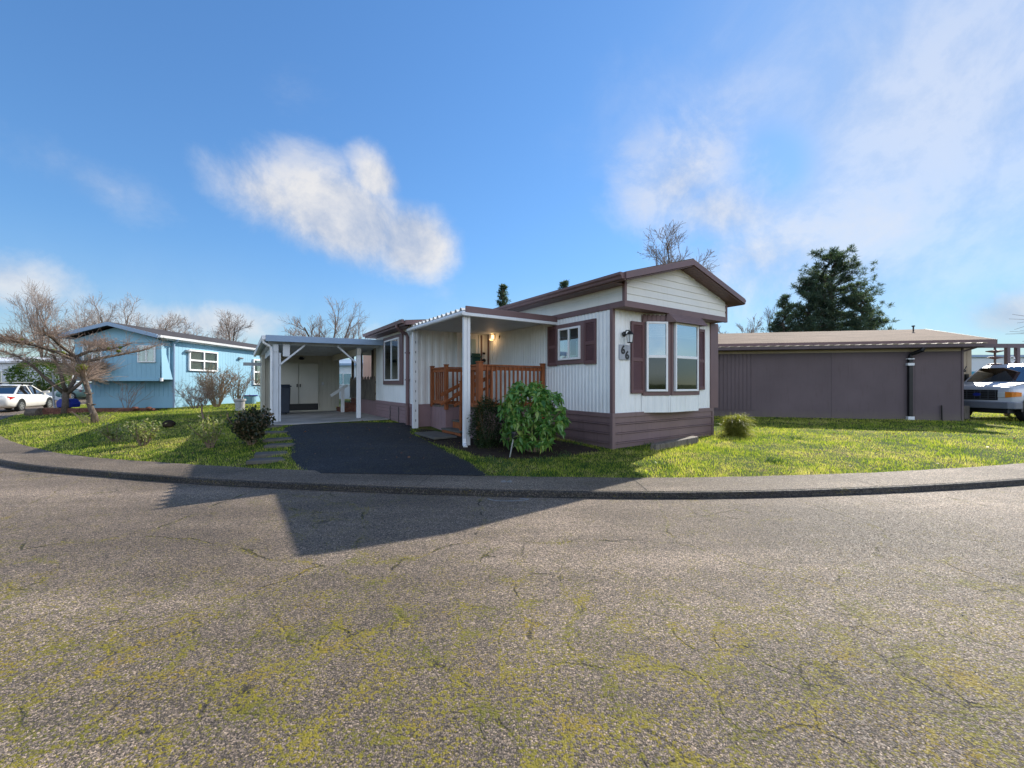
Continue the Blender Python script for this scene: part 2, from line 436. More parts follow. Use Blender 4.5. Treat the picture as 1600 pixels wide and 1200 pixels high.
    n = b.noise(co, 55, 3); n2 = b.noise(co, 1.1, 4)
    c = b.mix(1, br.outputs[0], b.ramp(n.outputs[0], (.3, .6), (.7, 1.5)), 'MULTIPLY')
    c = b.mix(1, c, b.ramp(n2.outputs[0], (.3, .8), (.7, 1.25)), 'MULTIPLY')
    b.out(b.bsdf(c, .9, .15, 0, b.bump(n.outputs[0], .5, .01)).outputs[0]); MT['shingle'] = m
    m, nt = newmat('tan_shingle_roof'); b = NB(nt); co = b.coord()
    n = b.noise(co, 28, 4); n2 = b.noise(b.coord((.3, 1, 1)), 3, 4)
    c = b.ramp(n.outputs[0], (.3, (.125, .085, .06)), (.7, (.26, .185, .135)))
    c = b.mix(1, c, b.ramp(n2.outputs[0], (.3, .8), (.7, 1.2)), 'MULTIPLY')
    b.out(b.bsdf(c, .9, .15, 0, b.bump(n.outputs[0], .5, .01)).outputs[0]); MT['tan_shingle'] = m
mats()

# ------------------------------------------------------------------ terrain
TH0 = math.atan2(.560, .828)
KERB = [(-52, 60), (-42, 44), (-35, 34), (-28.4, 25), (-24.2, 19.3), (-21.8, 16.6), (-18.5, 13.6), (-14, 10.2), (-9.5, 7.6), (-6.5, 6.6), (-3.7, 5.95), (0, 5.45), (3.4, 5.42),
        (7.65, 6.1), (12, 7.4), (17, 9.4), (25, 13.2), (40, 21), (60, 32)]
def smooth_curve(pts, step=.25):
    P = [Vector((x, y, 0)) for x, y in pts]; out = []
    for i in range(1, len(P) - 2):
        a, b_, c, d = P[i - 1], P[i], P[i + 1], P[i + 2]
        n = max(2, int((c - b_).length / step))
        for k in range(n):
            t = k / n
            out.append(.5 * ((2 * b_) + (c - a) * t + (2 * a - 5 * b_ + 4 * c - d) * t * t + (3 * b_ - a - 3 * c + d) * t ** 3))
    out.append(P[-2]); return out
KC = smooth_curve(KERB)
KN = []
for i in range(len(KC)):
    d = (KC[min(i + 1, len(KC) - 1)] - KC[max(i - 1, 0)]).normalized()
    KN.append(Vector((-d.y, d.x, 0)))        # towards the lawn
KA = np.array([(p.x, p.y) for p in KC]); KNA = np.array([(p.x, p.y) for p in KN])
def kerb_dist(xy):
    """signed distance to the kerb line, positive on the lawn side"""
    xy = np.atleast_2d(xy); out = np.empty(len(xy))
    for s in range(0, len(xy), 20000):
        q = xy[s:s + 20000]
        d2 = ((q[:, None, :] - KA[None]) ** 2).sum(2); i = d2.argmin(1)
        out[s:s + 20000] = np.sqrt(d2.min(1)) * np.sign(((q - KA[i]) * KNA[i]).sum(1))
    return out
CP = [(2.04, 8.3, .175), (5.07, 10.35, .2), (-2.635, 11.07, .322), (-4.87, 13.05, .40), (-6.6, 11.63, .395), (-5.5, 10.2, .36), (-4.2, 8.2, .22), (-2.0, 8.6, .21), (-8.5, 16, .42),
      (-15, 18.1, .44), (-15, 25, .42), (-19, 18, .40), (-13, 12.8, .29), (-9.5, 12.5, .37), (-8, 8.9, .16), (8, 15.9, .25), (15.8, 14.4, .2), (20, 14, .17), (11, 10.5, .17), (24, 17, .15),
      (0, 14, .33), (2, 12, .25), (5, 18, .3), (-8, 22, .4), (-20, 15.6, .1), (-25, 22, .09), (-30, 30, .06), (0, 40, .2), (30, 40, .1), (-25, 40, .1), (0, 28, .33), (16, 24, .2), (40, 25, .08)]
for off in (.8,):
    for i in range(0, len(KC), 8):
        p = KC[i] + KN[i] * off
        CP.append((p.x, p.y, .085))
_c = np.array(CP)
def _phi(r): return np.where(r > 0, r * r * np.log(r + 1e-9), 0)
_n = len(_c); _A = np.zeros((_n + 3, _n + 3))
_d = np.sqrt(((_c[:, None, :2] - _c[None, :, :2]) ** 2).sum(2))
_A[:_n, :_n] = _phi(_d) + np.eye(_n) * .02; _A[:_n, _n] = 1; _A[:_n, _n + 1:] = _c[:, :2]; _A[_n, :_n] = 1; _A[_n + 1:, :_n] = _c[:, :2].T
_w = np.linalg.solve(_A, np.concatenate([_c[:, 2], [0, 0, 0]]))
def gz(xy, d=None):
    xy = np.atleast_2d(np.asarray(xy, float))
    r = np.sqrt(((xy[:, None] - _c[None, :, :2]) ** 2).sum(2))
    z = np.clip(_phi(r) @ _w[:_n] + _w[_n] + xy @ _w[_n + 1:], .07, .46)
    if d is None: d = kerb_dist(xy)
    t = np.clip((d - .7) / .5, 0, 1)
    z = .055 + (z - .055) * t
    c, s = math.cos(TH0), math.sin(TH0); hx = (xy[:, 0] - 2.04) * c + (xy[:, 1] - 8.3) * s; hy = -(xy[:, 0] - 2.04) * s + (xy[:, 1] - 8.3) * c
    return z - .25 * ((hx > -5.45) & (hx < -2.5) & (hy > 7.4) & (hy < 13.3))
def g(x, y): return float(gz([(x, y)])[0])
def at(px, py, z):
    """the point of height z seen at this spot of the photograph (used once, to read off world positions)"""
    Y = (1.5 - z) * 639 / (py - 600.0); return ((px - 800) / 639.0 * Y, Y)

def grid_mesh(name, mat, x0, x1, y0, y1, step, dmin):
    xs = np.arange(x0, x1 + 1e-6, step); ys = np.arange(y0, y1 + 1e-6, step)
    X, Y = np.meshgrid(xs, ys); xy = np.stack([X.ravel(), Y.ravel()], 1)
    d = kerb_dist(xy); z = gz(xy, d)
    bumpz = np.array([mnoise.noise((x * 1.1, y * 1.1, 0)) * .018 for x, y in xy]) * np.clip((d - 1) / 1.5, 0, 1)
    nx = len(xs); ok = d > dmin
    idx = np.arange(len(xy)).reshape(len(ys), nx)
    q = np.stack([idx[:-1, :-1], idx[:-1, 1:], idx[1:, 1:], idx[1:, :-1]], -1).reshape(-1, 4)
    q = q[ok[q].all(1)]
    return npmesh(name, np.column_stack([xy, z + bumpz]), q, mat, nper=4)

lawn = struct(grid_mesh('lawn', MT['turf'], -32, 34, 5.5, 44, .25, .12))
lawn.data.polygons.foreach_set('use_smooth', [True] * len(lawn.data.polygons))
gm = MB(); gm.quad((-900, -700, -.05), (900, -700, -.05), (900, 1500, -.05), (-900, 1500, -.05))
struct(gm.build('ground', MT['turf'], fix=False))
# road: everything on the near side of the kerb
rm = MB()
for i in range(len(KC) - 1):
    a, b_ = KC[i], KC[i + 1]
    a2, b2 = a - KN[i] * 7.5, b_ - KN[i + 1] * 7.5
rv = [(p.x + n.x * .1, p.y + n.y * .1, 0) for p, n in zip(KC, KN)]
far = [(60, 20, 0), (45, -30, 0), (-60, -30, 0), (-70, 55, 0)]
me = bpy.data.meshes.new('road'); bm = bmesh.new()
bv = [bm.verts.new(p) for p in rv + far]; bm.faces.new(bv); bmesh.ops.triangulate(bm, faces=bm.faces[:])
bmesh.ops.recalc_face_normals(bm, faces=bm.faces[:])
if bm.faces[0].normal.z < 0: bmesh.ops.reverse_faces(bm, faces=bm.faces[:])
bm.to_mesh(me); bm.free()
struct(link('road', me, MT['road']))
# pavement with its rolled kerb
prof = [(.03, .06), (.05, .083), (.09, .086), (.4, .088), (.80, .09), (.82, .03)]
sv = []; sf = []
for i, (p, n) in enumerate(zip(KC, KN)):
    wob = .012 * mnoise.noise((p.x * .8, p.y * .8, 3))
    for d, z in prof:
        e = wob if d < .3 else (wob * 2.5 + .03 * mnoise.noise((p.x * 2.3, p.y * 2.3, 5)) if d > .7 else 0)
        sv.append((p.x + n.x * (d + e), p.y + n.y * (d + e), z))
k = len(prof)
for i in range(len(KC) - 1):
    for j in range(k - 1):
        sf.append((i * k + j, (i + 1) * k + j, (i + 1) * k + j + 1, i * k + j + 1))
mb = MB(); mb.add(sv, sf); struct(mb.build('pavement', MT['walk'], smooth=False))
kv = []; kf = []
for i, (p, n) in enumerate(zip(KC, KN)):
    wob = .012 * mnoise.noise((p.x * .8, p.y * .8, 3)); ed = .006 * mnoise.noise((p.x * 7, p.y * 7, 1))
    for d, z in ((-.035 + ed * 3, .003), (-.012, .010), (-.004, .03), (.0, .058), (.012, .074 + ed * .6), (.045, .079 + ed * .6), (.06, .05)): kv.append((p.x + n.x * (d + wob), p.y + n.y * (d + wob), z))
for i in range(len(KC) - 1):
    for j in range(6): kf.append((i * 7 + j, (i + 1) * 7 + j, (i + 1) * 7 + j + 1, i * 7 + j + 1))
mj = MB(); acc = 0
for i in range(1, len(KC) - 1):
    acc += (KC[i] - KC[i - 1]).length
    if acc > 3.1 and abs(KC[i].x) < 16:
        acc = 0; p, n = KC[i], KN[i]; d = Vector((n.y, -n.x, 0)) * .005
        for a_, b__ in ((.06, .42), (.43, .79)): mj.add([(p.x + n.x * t_ + s_ * d.x, p.y + n.y * t_ + s_ * d.y, z_) for t_, s_, z_ in ((a_, -1, .0905), (a_, 1, .0905), (b__, 1, .093), (b__, -1, .093))], [(0, 1, 2, 3)])
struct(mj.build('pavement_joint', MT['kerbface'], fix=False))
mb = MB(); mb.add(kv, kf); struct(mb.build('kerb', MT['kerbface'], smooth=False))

# driveway: black asphalt between two traced edges, laid on the slope
L = [(-3.2, 6.48), (-4.0, 7.43), (-4.66, 8.68), (-5.3, 9.6), (-5.75, 10.25), (-5.9, 10.9)]
Rr = [(-.30, 6.26), (-.72, 7.1), (-1.26, 8.03), (-1.95, 9.2), (-2.55, 10.3), (-2.75, 11.9)]
L2 = smooth_curve([L[0]] + L + [L[-1]], .2); R2 = smooth_curve([Rr[0]] + Rr + [Rr[-1]], .2)
def resample(c, n):
    return [c[min(len(c) - 1, int(round(i * (len(c) - 1) / (n - 1))))] for i in range(n)]
nr = 24; nc = 14; L2 = resample(L2, nr); R2 = resample(R2, nr)
dv = []; df = []
for i in range(nr):
    for j in range(nc + 1):
        p = L2[i].lerp(R2[i], j / nc); e = .05 * mnoise.noise((p.x * 3, p.y * 3, 1)) if j in (0, nc) else 0
        up = .035 if 0 < j < nc else .0
        dv.append((p.x + e, p.y, max(g(p.x, p.y), .06) + up))
for i in range(nr - 1):
    for j in range(nc):
        a = i * (nc + 1) + j; df.append((a, a + 1, a + nc + 2, a + nc + 1))
mb = MB(); mb.add(dv, df); struct(mb.build('driveway', MT['drive'], smooth=True))
# ------------------------------------------------------------------ building helpers
def V3(o, u, n, s, t, z): return (o[0] + u[0] * s + n[0] * t, o[1] + u[1] * s + n[1] * t, z)
def wbox(mb, o, u, n, s0, s1, t0, t1, z0, z1):
    mb.hexa([V3(o, u, n, s0, t0, z0), V3(o, u, n, s1, t0, z0), V3(o, u, n, s1, t1, z0), V3(o, u, n, s0, t1, z0),
             V3(o, u, n, s0, t0, z1), V3(o, u, n, s1, t0, z1), V3(o, u, n, s1, t1, z1), V3(o, u, n, s0, t1, z1)])
def ribbed(mb, o, u, n, s0, s1, z0, z1, pitch=.1, depth=.013, t=.0):
    s = s0; pr = []
    while s < s1 - 1e-4:
        for fr, dd in ((0, depth), (.32, depth), (.5, 0), (.82, 0)):
            q = s + fr * pitch
            if q < s1: pr.append((q, dd))
        s += pitch
    pr.append((s1, depth))
    vs = []
    for q, dd in pr:
        w = .0015 * mnoise.noise((q * 2, 1, 0))
        vs += [V3(o, u, n, q, t + dd + w, z0), V3(o, u, n, q, t + dd + w, z1)]
    mb.add(vs, [(2 * i, 2 * i + 2, 2 * i + 3, 2 * i + 1) for i in range(len(pr) - 1)])
def lap(mb, o, u, n, ext, z0, z1, course=.2, t=.0):
    """horizontal lap boards; ext(z) gives the run of the wall at that height"""
    z = z0
    while z < z1 - .01:
        zt = min(z + course, z1)
        a0, a1 = ext(z); b0, b1 = ext(zt)
        if a1 - a0 < .02: break
        if b1 < b0: b0 = b1 = (b0 + b1) / 2
        mb.add([V3(o, u, n, a0, t + .018, z), V3(o, u, n, a1, t + .018, z), V3(o, u, n, b1, t + .003, zt), V3(o, u, n, b0, t + .003, zt),
                V3(o, u, n, a0, t, z), V3(o, u, n, a1, t, z)], [(0, 1, 2, 3), (0, 4, 5, 1)])
        z = zt
def window(root, o, u, n, s0, s1, z0, z1, split='v', fw=.045, t=.02, frame='white_vinyl', panes=('glass', 'glass'), back='room', curtain=None, trim=None, trimmat='brown_trim', depth=.06, kids=True):
    if trim:
        mb = MB(); a, b_, c, d = trim    # left, right, bottom, top widths
        wbox(mb, o, u, n, s0 - a, s0, t - .02, t + .028, z0 - c, z1 + d); wbox(mb, o, u, n, s1, s1 + b_, t - .02, t + .028, z0 - c, z1 + d)
        wbox(mb, o, u, n, s0, s1, t - .02, t + .026, z1, z1 + d); wbox(mb, o, u, n, s0, s1, t - .02, t + .026, z0 - c, z0)
        mb.build('window_trim', MT[trimmat], root, bevel=.004)
    mb = MB()
    wbox(mb, o, u, n, s0, s0 + fw, t, t + depth, z0, z1); wbox(mb, o, u, n, s1 - fw, s1, t, t + depth, z0, z1)
    wbox(mb, o, u, n, s0 + fw, s1 - fw, t, t + depth - .002, z0, z0 + fw); wbox(mb, o, u, n, s0 + fw, s1 - fw, t, t + depth - .002, z1 - fw, z1)
    W = mb
    i0, i1, j0, j1 = s0 + fw, s1 - fw, z0 + fw, z1 - fw
    cells = []
    sm, zm = (s0 + s1) / 2, (z0 + z1) / 2
    h = fw * .55
    if split == 'v':
        wbox(W, o, u, n, sm - h, sm + h, t + .005, t + depth - .004, j0, j1); cells = [(i0, sm - h, j0, j1), (sm + h, i1, j0, j1)]
    elif split == 'h':
        wbox(W, o, u, n, i0, i1, t + .005, t + depth - .004, zm - h * 1.2, zm + h * 1.2); cells = [(i0, i1, zm + h * 1.2, j1), (i0, i1, j0, zm - h * 1.2)]
    elif split == 'x':
        wbox(W, o, u, n, sm - h, sm + h, t + .005, t + depth - .004, j0, j1); wbox(W, o, u, n, i0, sm - h, t + .005, t + depth - .006, zm - h, zm + h); wbox(W, o, u, n, sm + h, i1, t + .005, t + depth - .006, zm - h, zm + h)
        cells = [(i0, sm - h, zm + h, j1), (sm + h, i1, zm + h, j1), (i0, sm - h, j0, zm - h), (sm + h, i1, j0, zm - h)]
    else: cells = [(i0, i1, j0, j1)]
    w = W.build('window', MT[frame], root, bevel=.004)
    if not kids: return w
    mb = MB(); wbox(mb, o, u, n, i0 - .01, i1 + .01, t - .006, t + .004, j0 - .01, j1 + .01); mb.build('interior', MT[back], w)
    if curtain:
        cm, segs = curtain
        for (c0, c1, d0, d1) in segs:     # fractions of the opening, one drop of cloth each
            mb = MB()
            a = i0 + (i1 - i0) * c0; b_ = i0 + (i1 - i0) * c1; e = j0 + (j1 - j0) * d0; f = j0 + (j1 - j0) * d1
            if cm == 'blind':
                z = e
                while z < f - .01:
                    mb.add([V3(o, u, n, a, t + .012, z), V3(o, u, n, b_, t + .012, z), V3(o, u, n, b_, t + .02, z + .03), V3(o, u, n, a, t + .02, z + .03)], [(0, 1, 2, 3)]); z += .036
            else:
                m = max(6, int((b_ - a) / .018)); vs = []
                for i in range(m + 1):
                    q = a + (b_ - a) * i / m; vs += [V3(o, u, n, q, t + .016 + .006 * math.sin(i * 1.9), e), V3(o, u, n, q, t + .016 + .006 * math.sin(i * 1.9 + .3), f)]
                mb.add(vs, [(2 * i, 2 * i + 2, 2 * i + 3, 2 * i + 1) for i in range(m)])
            mb.build('curtain' if cm != 'blind' else 'blind', MT[cm], w)
    for k, c in enumerate(cells):
        mb = MB(); wbox(mb, o, u, n, c[0] - .004, c[1] + .004, t + depth - .024, t + depth - .018, c[2] - .004, c[3] + .004)
        mb.build('pane', MT[panes[min(k, len(panes) - 1)]], w)
    return w
def shutter(root, o, u, n, s0, s1, z0, z1, t=.02):
    mb = MB(); fw = .05
    wbox(mb, o, u, n, s0, s0 + fw, t, t + .035, z0, z1); wbox(mb, o, u, n, s1 - fw, s1, t, t + .035, z0, z1)
    zm = z0 + (z1 - z0) * .47
    for a, b_ in ((z0, z0 + .07), (zm - .035, zm + .035), (z1 - .07, z1)): wbox(mb, o, u, n, s0 + fw, s1 - fw, t, t + .034, a, b_)
    wbox(mb, o, u, n, s0 + fw, s1 - fw, t - .004, t + .006, z0 + .05, z1 - .05)
    for a, b_ in ((z0 + .07, zm - .035), (zm + .035, z1 - .07)):
        z = a
        while z < b_ - .02:
            mb.add([V3(o, u, n, s0 + fw, t + .03, z), V3(o, u, n, s1 - fw, t + .03, z), V3(o, u, n, s1 - fw, t + .01, z + .034), V3(o, u, n, s0 + fw, t + .01, z + .034)], [(0, 1, 2, 3)]); z += .033
    return mb.build('shutter', MT['shutter'], root, fix=False)

# ------------------------------------------------------------------ main mobile home
TH = math.atan2(.560, .828)
H = thing('mobile_home', 'white ribbed mobile home with brown trim and shutters and a bay window at its end', 'mobile home', (2.04, 8.3, .1), TH)
EX, EY = (1, 0), (0, 1)
NL, NE = (-1, 0), (0, -1)
LEN = 15.0
# solid core so no light leaks, kept just behind the cladding
mb = MB(); mb.box(.02, 3.64, .02, LEN, .15, 3.45); mb.box(-2.30, .02, 4.94, 8.54, .15, 3.05); core = mb; mb = MB()
o0 = (0, 0)
ribbed(mb, o0, EY, NL, 0, LEN, .90, 3.06, .105, .013)               # long left side
ribbed(mb, o0, EX, NE, 0, 3.52, .90, 3.06, .155, .012)               # end wall
ribbed(mb, (-2.32, 4.92), EX, NE, 0, 2.32, .95, 3.08, .21, .022)     # porch end of the wing
ribbed(mb, (-2.32, 4.92), EY, NL, 0, 3.64, .95, 3.08, .105, .006)    # outer side of the wing
mb.build('wall', MT['white_siding'], H, fix=False)
# skirting boards in long courses
mb = MB()
def courses(o, u, n, s0, s1, zs, t0=.0):
    for i in range(len(zs) - 1):
        a, b_ = zs[i], zs[i + 1]
        wbox(mb, o, u, n, s0, s1, t0 - .02, t0 + .010 + .002 * (i % 2), a + .016, b_ - .024)
        wbox(mb, o, u, n, s0, s1, t0 - .02, t0 + .036, a - .014, a + .010)
courses(o0, EY, NL, 0.045, 4.92, [.05, .29, .485, .68, .84])
courses(o0, EX, NE, .045, 3.64, [.08, .29, .485, .68, .84])
wbox(mb, o0, EY, NL, -.03, 4.92, .02, .034, .815, .905); wbox(mb, o0, EX, NE, -.03, 3.66, .02, .034, .815, .905)
wbox(mb, o0, EX, NE, -.03, .045, -.02, .036, .04, .815); wbox(mb, o0, EY, NL, -.03, .045, -.02, .036, .04, .815)
wbox(mb, o0, EX, NE, 3.60, 3.67, -.02, .036, .1, .815)
mb.box(3.62, 3.66, .03, LEN, .12, .9)
mb.build('skirting', MT['brown_skirt'], H, bevel=.004)
mb = MB()
z = .10
while z < .84:
    wbox(mb, (-2.32, 4.92), EY, NL, 0, 3.64, -.02, .012, z + .016, z + .105)
    wbox(mb, (-2.32, 4.92), EY, NL, 0, 3.64, -.03, -.004, z - .008, z + .020); z += .105
wbox(mb, (-2.32, 4.92), EY, NL, -.03, 3.66, -.02, .03, .85, .95); wbox(mb, (-2.32, 4.92), EX, NE, 0.0, 2.32, -.02, .012, .1, .95)
wbox(mb, (-2.32, 4.92), EY, NL, -.03, .05, -.02, .03, .1, .85)
mb.build('skirting', MT['mauve_skirt'], H, bevel=.004, label='mauve weathered skirting boards with rusty dark seams')
for s in (1.25, 2.05): 
    mb = MB(); pts = [(-2.339, 4.92 + s + .012 * math.sin(i * 1.7), .82 - i * .07) for i in range(9)]
    mb.tube(pts, [.008 + .006 * abs(math.sin(i * 2.3)) for i in range(9)], 5)
    mb.build('skirting_seam', MT['dark_metal'], H)
# upper band, gable and trims
e = -.31
def roofu(hx): return 3.6 + .6 * (1 - abs(hx - 1.83) / 2.13) - .155
mb = MB()
mb.box(.0, 3.70, e + .0, LEN, 3.06, 3.40)
lap(mb, (0, e), EY, NL, lambda z: (0, LEN), 3.14, 3.53, .2, .0)
def gext(z):
    if z <= roofu(0): return (0.02, 3.70)
    k = (z - roofu(0)) / (roofu(1.83) - roofu(0)); return (0.02 + 1.83 * k, 3.70 - 1.87 * k)
lap(mb, (0, e), EX, NE, gext, 3.14, 4.03, .148, .0)
mb.prism([(.02, e + .006, 3.14), (3.70, e + .006, 3.14), (3.70, e + .006, 3.56), (1.83, e + .006, 4.08), (.02, e + .006, 3.56)], (0, .01, 0))
mb.build('gable_siding', MT['lap_siding'], H, fix=False)
mb = MB()
mb.box(-.03, 3.74, e - .035, e + .03, 3.02, 3.145)
mb.box(-.032, .03, e - .03, 6.0, 3.022, 3.143)
mb.box(.03, 3.70, e + .03, 0.0, 3.03, 3.055)          # soffit over the end wall
mb.box(-.036, .03, e - .036, e + .03, 3.145, 3.52)      # corner boards of the gable
mb.box(3.68, 3.735, e - .036, e + .03, 3.145, 3.45)
mb.box(-.026, .05, -.026, .05, .905, 3.022)           # corner post
mb.box(3.52, 3.86, -.04, .22, .90, 3.03)              # boxed column at the far corner
mb.box(-.045, .0, 4.84, 4.90, .95, 3.0)               # inner corner of the porch
mb.build('brown_trim', MT['brown_trim'], H, bevel=.005)
# roof
mb = MB()
def roofprof(hy, dz=0): return [(-.31, hy, 3.47), (1.83, hy, 4.07), (3.97, hy, 3.47), (3.97, hy, 3.60), (1.83, hy, 4.21), (-.31, hy, 3.60)]
mb.prism(roofprof(-.62), (0, LEN + .62, 0))
for i in range(28):      # shingle edge along the rakes
    pass
mb.build('roof', MT['shingle'], H)
mb = MB()
for a, b_ in (((-.34, 3.455), (1.83, 4.06)), ((1.83, 4.06), (4.0, 3.455))):
    mb.prism([(a[0], -.645, a[1]), (b_[0], -.645, b_[1]), (b_[0], -.645, b_[1] + .125), (a[0], -.645, a[1] + .125)], (0, .03, 0))
mb.box(-.345, -.312, -.61, LEN, 3.44, 3.585); mb.box(3.972, 4.0, -.61, LEN, 3.44, 3.585)
mb.build('fascia', MT['brown_trim'], H, bevel=.004)
mb = MB()
mb.box(-.31, .0, e, LEN, 3.445, 3.465)
for k in range(24):      # vented boards under the rake overhang
    for sgn in (0, 1):
        x0 = k / 24 * 2.10; x1 = (k + .93) / 24 * 2.10
        f = lambda x: (-.29 + x) if sgn == 0 else (3.95 - x)
        zz = lambda x: 3.468 + x * .6 / 2.14 - .012
        mb.hexa([(f(x0), -.615, zz(x0) - .012), (f(x1), -.615, zz(x1) - .012), (f(x1), e, zz(x1) - .012), (f(x0), e, zz(x0) - .012),
                 (f(x0), -.615, zz(x0)), (f(x1), -.615, zz(x1)), (f(x1), e, zz(x1)), (f(x0), e, zz(x0))])
mb.build('soffit', MT['brown_trim'], H)
mb = MB()
gp = [(-.347, 3.46), (-.41, 3.46), (-.425, 3.50), (-.46, 3.53), (-.462, 3.575), (-.452, 3.575), (-.45, 3.535), (-.41, 3.50), (-.40, 3.472), (-.347, 3.472)]
mb.prism([(x, -.60, z) for x, z in gp], (0, 4.6, 0))
mb.add([(x, -.602, z) for x, z in ((-.347, 3.46), (-.41, 3.46), (-.425, 3.50), (-.46, 3.53), (-.462, 3.575), (-.347, 3.575))], [(0, 1, 2, 3, 4, 5)])
gp2 = [(8.0 - .347 - x - 3.655 - .0, z) for x, z in gp]
mb.prism([(4.002 + (-.347 - x), -.60, z) for x, z in gp], (0, LEN, 0))
mb.build('gutter', MT['brown_trim'], H, fix=False)
# wing roof
mb = MB()
mb.prism([(-2.64, 4.70, 3.08), (0.1, 4.70, 3.40), (0.1, 4.70, 3.50), (-2.64, 4.70, 3.18)], (0, 3.95, 0)); mb.build('roof', MT['shingle'], H, label='low sloping brown roof over the wing')
mb = MB()
mb.prism([(-2.66, 4.665, 3.05), (0.0, 4.665, 3.37), (0.0, 4.665, 3.48), (-2.66, 4.665, 3.16)], (0, .03, 0))
mb.box(-2.675, -2.645, 4.68, 8.66, 3.05, 3.165)
mb.prism([(-2.68, 4.72, 3.10), (-2.74, 4.72, 3.10), (-2.76, 4.72, 3.19), (-2.68, 4.72, 3.19)], (0, 3.95, 0))
mb.box(-2.64, -2.32, 4.95, 8.6, 3.055, 3.075)
mb.build('fascia', MT['brown_trim'], H)
mb = MB()
def pipe(pts, w=.075, d=.055): 
    for a, b_ in zip(pts[:-1], pts[1:]): mb.bar(a, b_, w, d, (0, 1, .01))
mb.tube([(-2.72, 5.2, 3.12), (-2.72, 5.2, 3.04), (-2.62, 5.24, 2.97), (-2.41, 5.30, 2.88), (-2.385, 5.30, 2.80), (-2.385, 5.30, .2)], .048, 8)
for z in (2.35, 1.6, .93): mb.box(-2.44, -2.32, 5.24, 5.36, z, z + .03)
mb.build('downspout', MT['brown_trim'], H)

# windows of the home
Wl = window(H, o0, EY, NL, .87, 1.60, 2.05, 2.785, 'v', t=.03, panes=('glass', 'glass_up'), curtain=('curtain', [(0, .18, 0, .55), (.78, 1, 0, .62), (0.1, .9, .0, .08)]), trim=(.10, .13, .10, .10))
shutter(H, o0, EY, NL, .42, .76, 1.93, 2.885, .025)
shutter(H, o0, EY, NL, 1.69, 2.02, 1.93, 2.885, .025)
window(H, (-2.32, 4.92), EY, NL, 1.08, 2.48, 1.60, 2.87, 'v', t=.03, panes=('glass', 'glass_low'), trim=(.24, .20, .12, .10), curtain=('curtain', [(.0, .06, 0, 1), (.93, 1, 0, 1)]))
# bay window
A, B, C, D = (.90, 0), (1.48, -.30), (2.54, -.30), (3.0, 0)
def unit(p, q): 
    d = Vector((q[0] - p[0], q[1] - p[1])); L_ = d.length; d /= L_; return (d.x, d.y), (d.y, -d.x), L_
mb = MB()
mb.prism([(A[0], .01, .89), (B[0], B[1], .89), (C[0], C[1], .89), (D[0], .01, .89)], (0, 0, 2.13))
for p, q in ((A, B), (B, C), (C, D)):
    u, n, L_ = unit(p, q); ribbed(mb, p, u, n, 0, L_, .885, 1.28, .155, .008, .002)
mb.build('bay', MT['white_siding'], H, fix=False)
mb = MB()
for p, q in ((A, B), (B, C), (C, D)):
    u, n, L_ = unit(p, q)
    wbox(mb, p, u, n, 0, L_, .0, .016, 1.255, 2.98)
    for s in (0.02, L_ - .06): wbox(mb, p, u, n, s, s + .045, .016, .03, 1.25, 2.9)
    wbox(mb, p, u, n, .02, L_ - .015, .016, .028, 1.25, 1.34)
for k in range(6):     # fluted head board above the first pane
    u, n, L_ = unit(A, B); wbox(mb, A, u, n, .03 + k * .1, .09 + k * .1, .016, .024, 2.85, 3.0)
mb.build('bay_casing', MT['brown_trim'], H, bevel=.004)
mb = MB()
hp = [(1.40, -.31, 3.04), (2.60, -.31, 3.04), (2.66, -.47, 2.86), (1.44, -.47, 2.86)]
mb.add([(1.36, -.315, 3.06), (2.60, -.315, 3.06), (2.66, -.48, 2.83), (1.45, -.48, 2.83), (1.36, -.28, 2.83), (2.60, -.28, 2.83)], [(0, 1, 2, 3), (0, 3, 4), (1, 5, 2), (3, 2, 5, 4), (0, 4, 5, 1)])
for k in range(1, 6):
    f = k / 6; y = -.315 - .165 * f; z = 3.06 - .23 * f
    mb.bar((1.36 + .09 * f, y - .004, z + .002), (2.60 + .06 * f, y - .004, z + .002), .006, .008)
mb.build('bay_hood', MT['brown_skirt'], H)
u, n, L_ = unit(A, B); window(H, A, u, n, .085, L_ - .085, 1.34, 2.84, 'h', t=.018, panes=('glass_up', 'glass_low'), curtain=('blind', [(0, 1, .80, 1)]))
u, n, L_ = unit(B, C); window(H, B, u, n, .095, L_ - .10, 1.34, 2.84, 'h', t=.018, panes=('glass_up', 'glass_low'), curtain=('blind', [(0, 1, .80, 1)]))
shutter(H, o0, EX, NE, .53, .92, 1.30, 2.82, .02)
shutter(H, o0, EX, NE, 2.96, 3.24, 1.36, 2.84, .02)
# wall lantern
mb = MB(); mb.lathe((.31, -.025, 2.53), [(.055, -.0), (.055, -.02), (.03, -.035)], 12, 'y'); mb.tube([(.31, -.04, 2.53), (.31, -.09, 2.60), (.33, -.14, 2.60), (.34, -.16, 2.55)], .014, 6)
mb.lathe((.34, -.16, 2.52), [(.03, .06), (.075, .0), (.08, -.01), (.02, -.012)], 10); mb.lathe((.34, -.16, 2.34), [(.055, 0), (.055, .015), (.02, .018)], 10)
for k in range(4):
    a = k * math.pi / 2 + .6
    mb.tube([(.34 + .052 * math.cos(a), -.16 + .052 * math.sin(a), 2.345), (.34 + .072 * math.cos(a), -.16 + .072 * math.sin(a), 2.515)], .006, 4)
lan = mb.build('wall_lantern', MT['dark_metal'], H, smooth=False, label='black carriage lantern above the house number')
mb = MB(); mb.lathe((.34, -.16, 2.35), [(.044, 0), (.062, .16)], 10); mb.build('lantern_glass', MT['clearlens'], lan)
mb = MB(); mb.box(.165, .49, -.04, -.016, 2.0, 2.31); pl = mb.build('number_plaque', MT['plaque'], H, bevel=.004)
